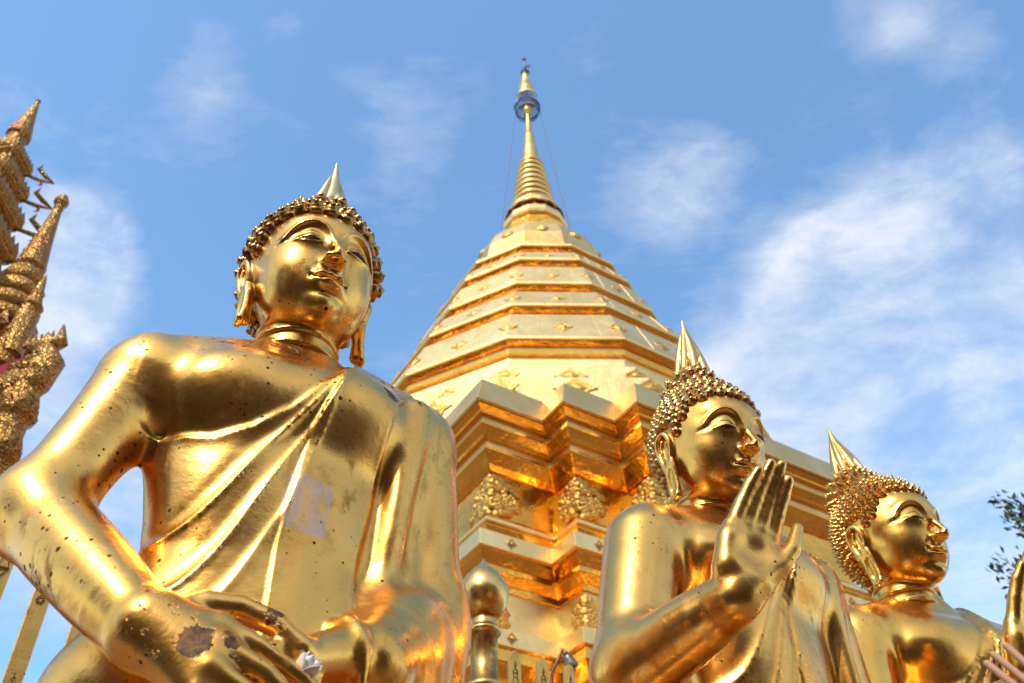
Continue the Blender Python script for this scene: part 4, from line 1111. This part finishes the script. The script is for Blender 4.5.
def edge_leaves(b, r, z, s, n):
    P = []; O = []
    for q in range(4):
        a = math.pi / 2 * q; c, s_ = math.cos(a), math.sin(a)
        for k in range(n):
            t = -r * .86 + 2 * r * .86 * (k + .5) / n; P.append((r * c - t * s_, r * s_ + t * c, z)); O.append((c, s_))
    leaves(b, P, s, O)
def tower(name, cx, cy, zs, parent, sc_=1., hooks=True, nl=7):
    for (z, r, h) in zs:
        sh = lambda rings_: [[(x + cx, y + cy, q) for x, y, q in ring_] for ring_ in rings_]
        b = MB(); b.outline(sh([redsq(r * .66, z - .02), redsq(r * .66, z + h * .56)])); core = b.build('recess', M_SHADE, parent)
        b = MB(); b.outline(sh([redsq(r * .72, z + h * .46), redsq(r * .90, z + h * .52), redsq(r * 1.0, z + h * .57), redsq(r * 1.02, z + h * .62), redsq(r * .90, z + h * .66), redsq(r * .94, z + h * .70), redsq(r * .78, z + h * .80), redsq(r * .80, z + h * .84), redsq(r * .66, z + h)]))
        b.outline(sh([redsq(r * .74, z), redsq(r * .84, z + .03 * h), redsq(r * .84, z + h * .09), redsq(r * .72, z + h * .13)]))
        k0 = len(b.v); edge_leaves(b, r * 1.0, z + h * .60, h * .36, nl); edge_leaves(b, r * .80, z + h * .82, h * .24, nl - 1); edge_leaves(b, r * .80, z + .08 * h, h * .20, nl + 2)
        for sx in (-1, 1):
            for t in np.linspace(-.62, .62, 6):
                b.lathe([(.030 * h, 0), (.045 * h, .06 * h), (.028 * h, .12 * h), (.05 * h, .2 * h), (.028 * h, .28 * h), (.05 * h, .36 * h)], (sx * r * .72, t * r, z + h * .11), 6)
                b.lathe([(.030 * h, 0), (.045 * h, .06 * h), (.028 * h, .12 * h), (.05 * h, .2 * h), (.028 * h, .28 * h), (.05 * h, .36 * h)], (t * r, sx * r * .72, z + h * .11), 6)
        for k in range(k0, len(b.v)): v = b.v[k]; b.v[k] = (v[0] + cx, v[1] + cy, v[2])
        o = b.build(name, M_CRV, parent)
        if hooks:
            for sx, sy in ((1, -1), (1, 1), (-1, -1), (-1, 1)):
                b = MB(); p = Vector((cx + sx * r * .80, cy + sy * r * .80, z + h * .58)); d = Vector((sx, sy, 0)).normalized(); u = Vector((0, 0, 1)); s = h * .74
                # bracket that runs out and folds back up to a point
                b.tube([p, p + d * .50 * s + u * .10 * s, p + d * .98 * s + u * .30 * s], [.05 * s, .075 * s, .02 * s], 6)
                b.tube([p + d * .98 * s + u * .30 * s, p + d * .62 * s + u * .42 * s, p + d * .34 * s + u * .60 * s, p + d * .40 * s + u * .92 * s], [.02 * s, .085 * s, .08 * s, .008 * s], 6)
                b.tube([p + d * .55 * s + u * .16 * s, p + d * .62 * s - u * .06 * s, p + d * .50 * s - u * .20 * s], [.06 * s, .045 * s, .006 * s], 5)
                b.build('corner_hook', M_CRV, o, True)
# central tower with its finial
tz = Z(40, 100); fb_ = Z(20, 137)
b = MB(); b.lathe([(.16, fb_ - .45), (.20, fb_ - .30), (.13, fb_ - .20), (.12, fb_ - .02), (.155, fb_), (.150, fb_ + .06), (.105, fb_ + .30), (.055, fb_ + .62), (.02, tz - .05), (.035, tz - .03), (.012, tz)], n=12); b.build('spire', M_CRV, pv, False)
zs = []; z = fb_ - .42; r = .24
for k in range(9):
    h = .50 + .05 * k; z -= h * .86; zs.append((z, r, h)); r += .072
tower('tower_tier', 0, 0, zs, pv)
ztier = z
# corner turret
tx = ray(65, 195, 7.0).x - PX; tt = Z(65, 195)
b = MB(); b.lathe([(.012, tt), (.05, tt - .04), (.085, tt - .12), (.085, tt - .17), (.045, tt - .23), (.06, tt - .27), (.05, tt - .30), (.075, tt - .55), (.12, tt - .95), (.16, tt - 1.25), (.17, tt - 1.32), (.14, tt - 1.36)][::-1], (tx, 0, 0), 12); b.build('turret_spire', M_CRV, pv, False)
b = MB(); z = tt - 1.36; r = .20
for k in range(4):
    b.lathe([(r * .7, z - .26), (r * .98, z - .21), (r * 1.08, z - .14), (r * .95, z - .07), (r * .66, z)], (tx, 0, 0), 16); z -= .24; r += .045
b.build('lotus_discs', M_CRV, pv, True)
zs = []; r = .30
for k in range(5):
    h = .46 + .04 * k; z -= h * .92; zs.append((z, r, h)); r += .055
tower('turret_tier', tx, 0, zs, pv, hooks=False, nl=5)
# pinnacle in front of the turret
for (pxy, L_) in (((47, 274), .85), ((30, 300), .6)):
    q = ray(*pxy, 6.6); x, y = q.x - PX, q.y - PY
    b = MB(); zz = q.z; b.lathe([(.004, zz), (.03, zz - .12), (.05, zz - .26), (.075, zz - .30), (.06, zz - .34), (.09, zz - .44), (.12, zz - .50), (.09, zz - .54), (.11, zz - .60), (.11, zz - L_ - .3)][::-1], (x, y, 0), 10); b.build('pinnacle', M_CRV, pv, False)
# body of the pavilion: column, naga bracket and red gable
q = ray(57, 352, 6.4); nx, ny, nz = q.x - PX, q.y - PY, q.z
b = MB(); tip = ray(64, 325, 6.4); tp = Vector((tip.x - PX, ny, tip.z))
b.tube([(nx - .35, ny, nz - .55), (nx - .10, ny, nz - .32), (nx - .02, ny, nz - .12), (nx - .10, ny, nz + .02), (nx - .22, ny, nz - .02)], [.20, .17, .13, .10, .04], 10)
b.tube([(nx - .28, ny, nz + .02), (nx - .08, ny, nz + .12), (nx + .0, ny, nz + .12), tp], [.05, .10, .07, .012], 8)
b.tube([(nx - .26, ny, nz - .10), (nx - .05, ny, nz - .06), (nx + .04, ny, nz - .10)], [.05, .07, .03], 8)
for k in range(5): b.lathe([(.035, 0), (.03, .05), (.004, .14)], (nx - .30 + .05 * k, ny - .02, nz + .05 + .02 * k), 6)
b.build('naga_head', M_CRV, pv, True)
b = MB(); b.outline([[(nx - .95, ny + .02, nz - .95), (nx - .28, ny + .02, nz - .55), (nx - .22, ny + .02, nz + .02), (nx - .50, ny + .02, nz - .12)], [(nx - .95, ny + .10, nz - .95), (nx - .28, ny + .10, nz - .55), (nx - .22, ny + .10, nz + .02), (nx - .50, ny + .10, nz - .12)]]); b.build('red_gable', M_RED, pv, False, .01)
# outer corner column, going down to the terrace
cx_, cy_ = nx - .16, ny
b = MB()
def oct_(x, y, r, z): return [(x + r * math.cos(a), y + r * math.sin(a), z) for a in np.linspace(0, 2 * math.pi, 13)[:-1]]
lv = []; z = 0.
while z < nz - .5:
    lv += [(.15, z), (.15, z + .30), (.19, z + .34), (.21, z + .38), (.17, z + .42)]; z += .46
b.outline([oct_(cx_, cy_, r, z) for r, z in lv]); 
for k in range(24): leaves(b, [(cx_ + .17 * math.cos(a), cy_ + .17 * math.sin(a), .40 + k * .46 % (nz - 1)) for a in np.linspace(0, 5.5, 7)], .16, [(math.cos(a), math.sin(a)) for a in np.linspace(0, 5.5, 7)])
b.build('column', M_CRV, pv, False)
for (dx, dy) in ((-1.0, .2), (-2.3, 0), (-2.3, 1.6)):
    b = MB(); b.outline([oct_(cx_ + dx, cy_ + dy, r, z) for r, z in lv]); b.build('column', M_CRV, pv, False)
# carved brackets and cornice below the tiers
b = MB(); W_ = .90
cz0 = nz - .35
b.outline([redsq(W_ * .9, cz0 - 1.1), redsq(W_ * .9, cz0 - .1), redsq(W_ * 1.04, cz0), redsq(W_ * 1.08, cz0 + .16), redsq(W_ * .95, cz0 + .24), redsq(W_ * .88, ztier + .1)])
for zz in (cz0 - 1.0, cz0 - .55, cz0 + .16, cz0 + .7): edge_leaves(b, W_ * (.98 if zz < cz0 else .96), zz, .34, 8)
b.build('cornice', M_CRV, pv)
b = MB(); b.outline([sq(.72, 0), sq(.72, cz0 - 1.1)]); b.build('inner_wall', M_RED, pv)
for k in range(3):
    b = MB(); s = .42 - .05 * k
    hook(b, (.78, -.78, cz0 + .3 + .7 * k), (1, -1), s); hook(b, (.78, .2, cz0 + .3 + .7 * k), (1, .1), s); b.build('corner_hook', M_CRV, pv, True)
b = MB(); b.outline([sq(1.7, 0), sq(1.7, .5), sq(1.6, .55), sq(1.5, .8)]); b.build('platform', M_STONE, pv, False, .01)

# ---------------------------------------------------------------- tree at the right edge
M_BARK = plain('bark', (.10, .07, .045), .9, 0, (6, .4), .6)
def leafm():
    m, g, p = mat('leaf'); tc = g.n('ShaderNodeTexCoord'); n = g.noise(tc.outputs['Object'], 2.2, 4)
    g.l(g.mix(g.ramp(n.outputs[0], [(.35, 0), (.65, 1)]), (.028, .045, .022), (.060, .085, .035)), p.inputs['Base Color']); p.inputs['Roughness'].default_value = .5
    return m
M_LEAF = leafm()
tb = ray(1170, 665, 12.0); tr = empty('tree', (tb.x, 12.0, 0)); tag(tr, 'sparse dark leafy tree reaching in at the right edge', 'tree')
rnd = random.Random(11); b = MB(); top = Vector((0, 0, tb.z + 1.6)); tips = []
trunk = [Vector((0, 0, 0)), Vector((.05, .02, 2)), Vector((-.05, .05, 4)), Vector((.02, 0, tb.z - .6)), top]
b.tube(trunk, [.20, .16, .12, .08, .02], 10)
def limb(p, d, L, r, lv):
    pts = [p]; q = p
    for k in range(4):
        d = (d + Vector((rnd.gauss(0, .18), rnd.gauss(0, .18), rnd.gauss(.06, .14)))).normalized(); q = q + d * L / 4; pts.append(q)
        if lv < 3:
            if rnd.random() < .85: limb(q, (d + Vector((rnd.gauss(0, .7), rnd.gauss(0, .7), rnd.gauss(.1, .5)))).normalized(), L * .55, r * .5, lv + 1)
        if lv >= 2: tips.append((q, d))
    b.tube(pts, [r, r * .85, r * .65, r * .45, r * .2], 6 if lv < 2 else 4)
for (x, y, Yd) in ((1038, 540, -.25), (1042, 564, -.2), (1046, 594, .1), (1085, 550, .3), (1095, 580, -.4)):
    q = ray(x, y, 12.0 + Yd) - Vector((tb.x, 12.0, 0)); p = Vector((0, 0, q.z - .7)); limb(p, (q - p).normalized(), (q - p).length * .88, .040, 1)
for k in range(10):
    a = rnd.random() * 6.3; p = Vector((0, 0, 4 + rnd.random() * (tb.z - 3.2))); limb(p, Vector((1.2 + .5 * math.cos(a), math.sin(a), .35)).normalized(), 1.6, .05, 1)
b.build('trunk', M_BARK, tr, True)
v = []; f = []
for (q, d) in tips:
    for k in range(6):
        c = q + Vector((rnd.gauss(0, .09), rnd.gauss(0, .09), rnd.gauss(0, .07))); L_ = .10 + .06 * rnd.random(); w_ = L_ * .24
        u = (d + Vector((rnd.gauss(0, .7), rnd.gauss(0, .7), rnd.gauss(-.1, .5)))).normalized(); s_ = u.orthogonal().normalized(); s_.rotate(Matrix.Rotation(rnd.random() * 6, 3, u)); n_ = u.cross(s_)
        i0 = len(v); v += [tuple(c), tuple(c + u * L_ * .5 + s_ * w_ + n_ * .01), tuple(c + u * L_), tuple(c + u * L_ * .5 - s_ * w_ + n_ * .01)]; f.append((i0, i0 + 1, i0 + 2, i0 + 3))
bb = MB(); bb.add(v, f); bb.build('crown', M_LEAF, tr)

# ---------------------------------------------------------------- cloister round the terrace, behind the viewer
M_WALL = plain('cloister_plaster', (.22, .15, .07), .8, 0, (1.5, .15)); M_TILE = plain('red_roof_tiles', (.13, .042, .022), .6, 0, (4, .3), .5); M_DOOR = plain('dark_teak', (.06, .03, .015), .5)
cl = empty('cloister', (0, -4.2, 0)); tag(cl, 'ochre cloister hall with steep red tiled roof behind the viewer', 'building')
b = MB(); b.box((0, -1.6, 1.9), (30, .3, 3.8)); b.build('wall', M_WALL, cl)
for k in range(11): b = MB(); b.box((-13 + 2.6 * k, 0, 1.6), (.30, .30, 3.2)); b.build('pillar', M_DOOR, cl, False, .02)
b = MB(); b.outline([[(-15.5, .7, 3.1), (15.5, .7, 3.1), (15.5, -3.6, 8.6), (-15.5, -3.6, 8.6)], [(-15.5, .7, 3.26), (15.5, .7, 3.26), (15.5, -3.6, 8.78), (-15.5, -3.6, 8.78)]]); b.build('roof', M_TILE, cl)
b = MB(); b.outline([[(-15.5, -7.9, 3.1), (15.5, -7.9, 3.1), (15.5, -3.64, 8.6), (-15.5, -3.64, 8.6)], [(-15.5, -7.9, 3.26), (15.5, -7.9, 3.26), (15.5, -3.64, 8.78), (-15.5, -3.64, 8.78)]]); b.build('roof', M_TILE, cl)
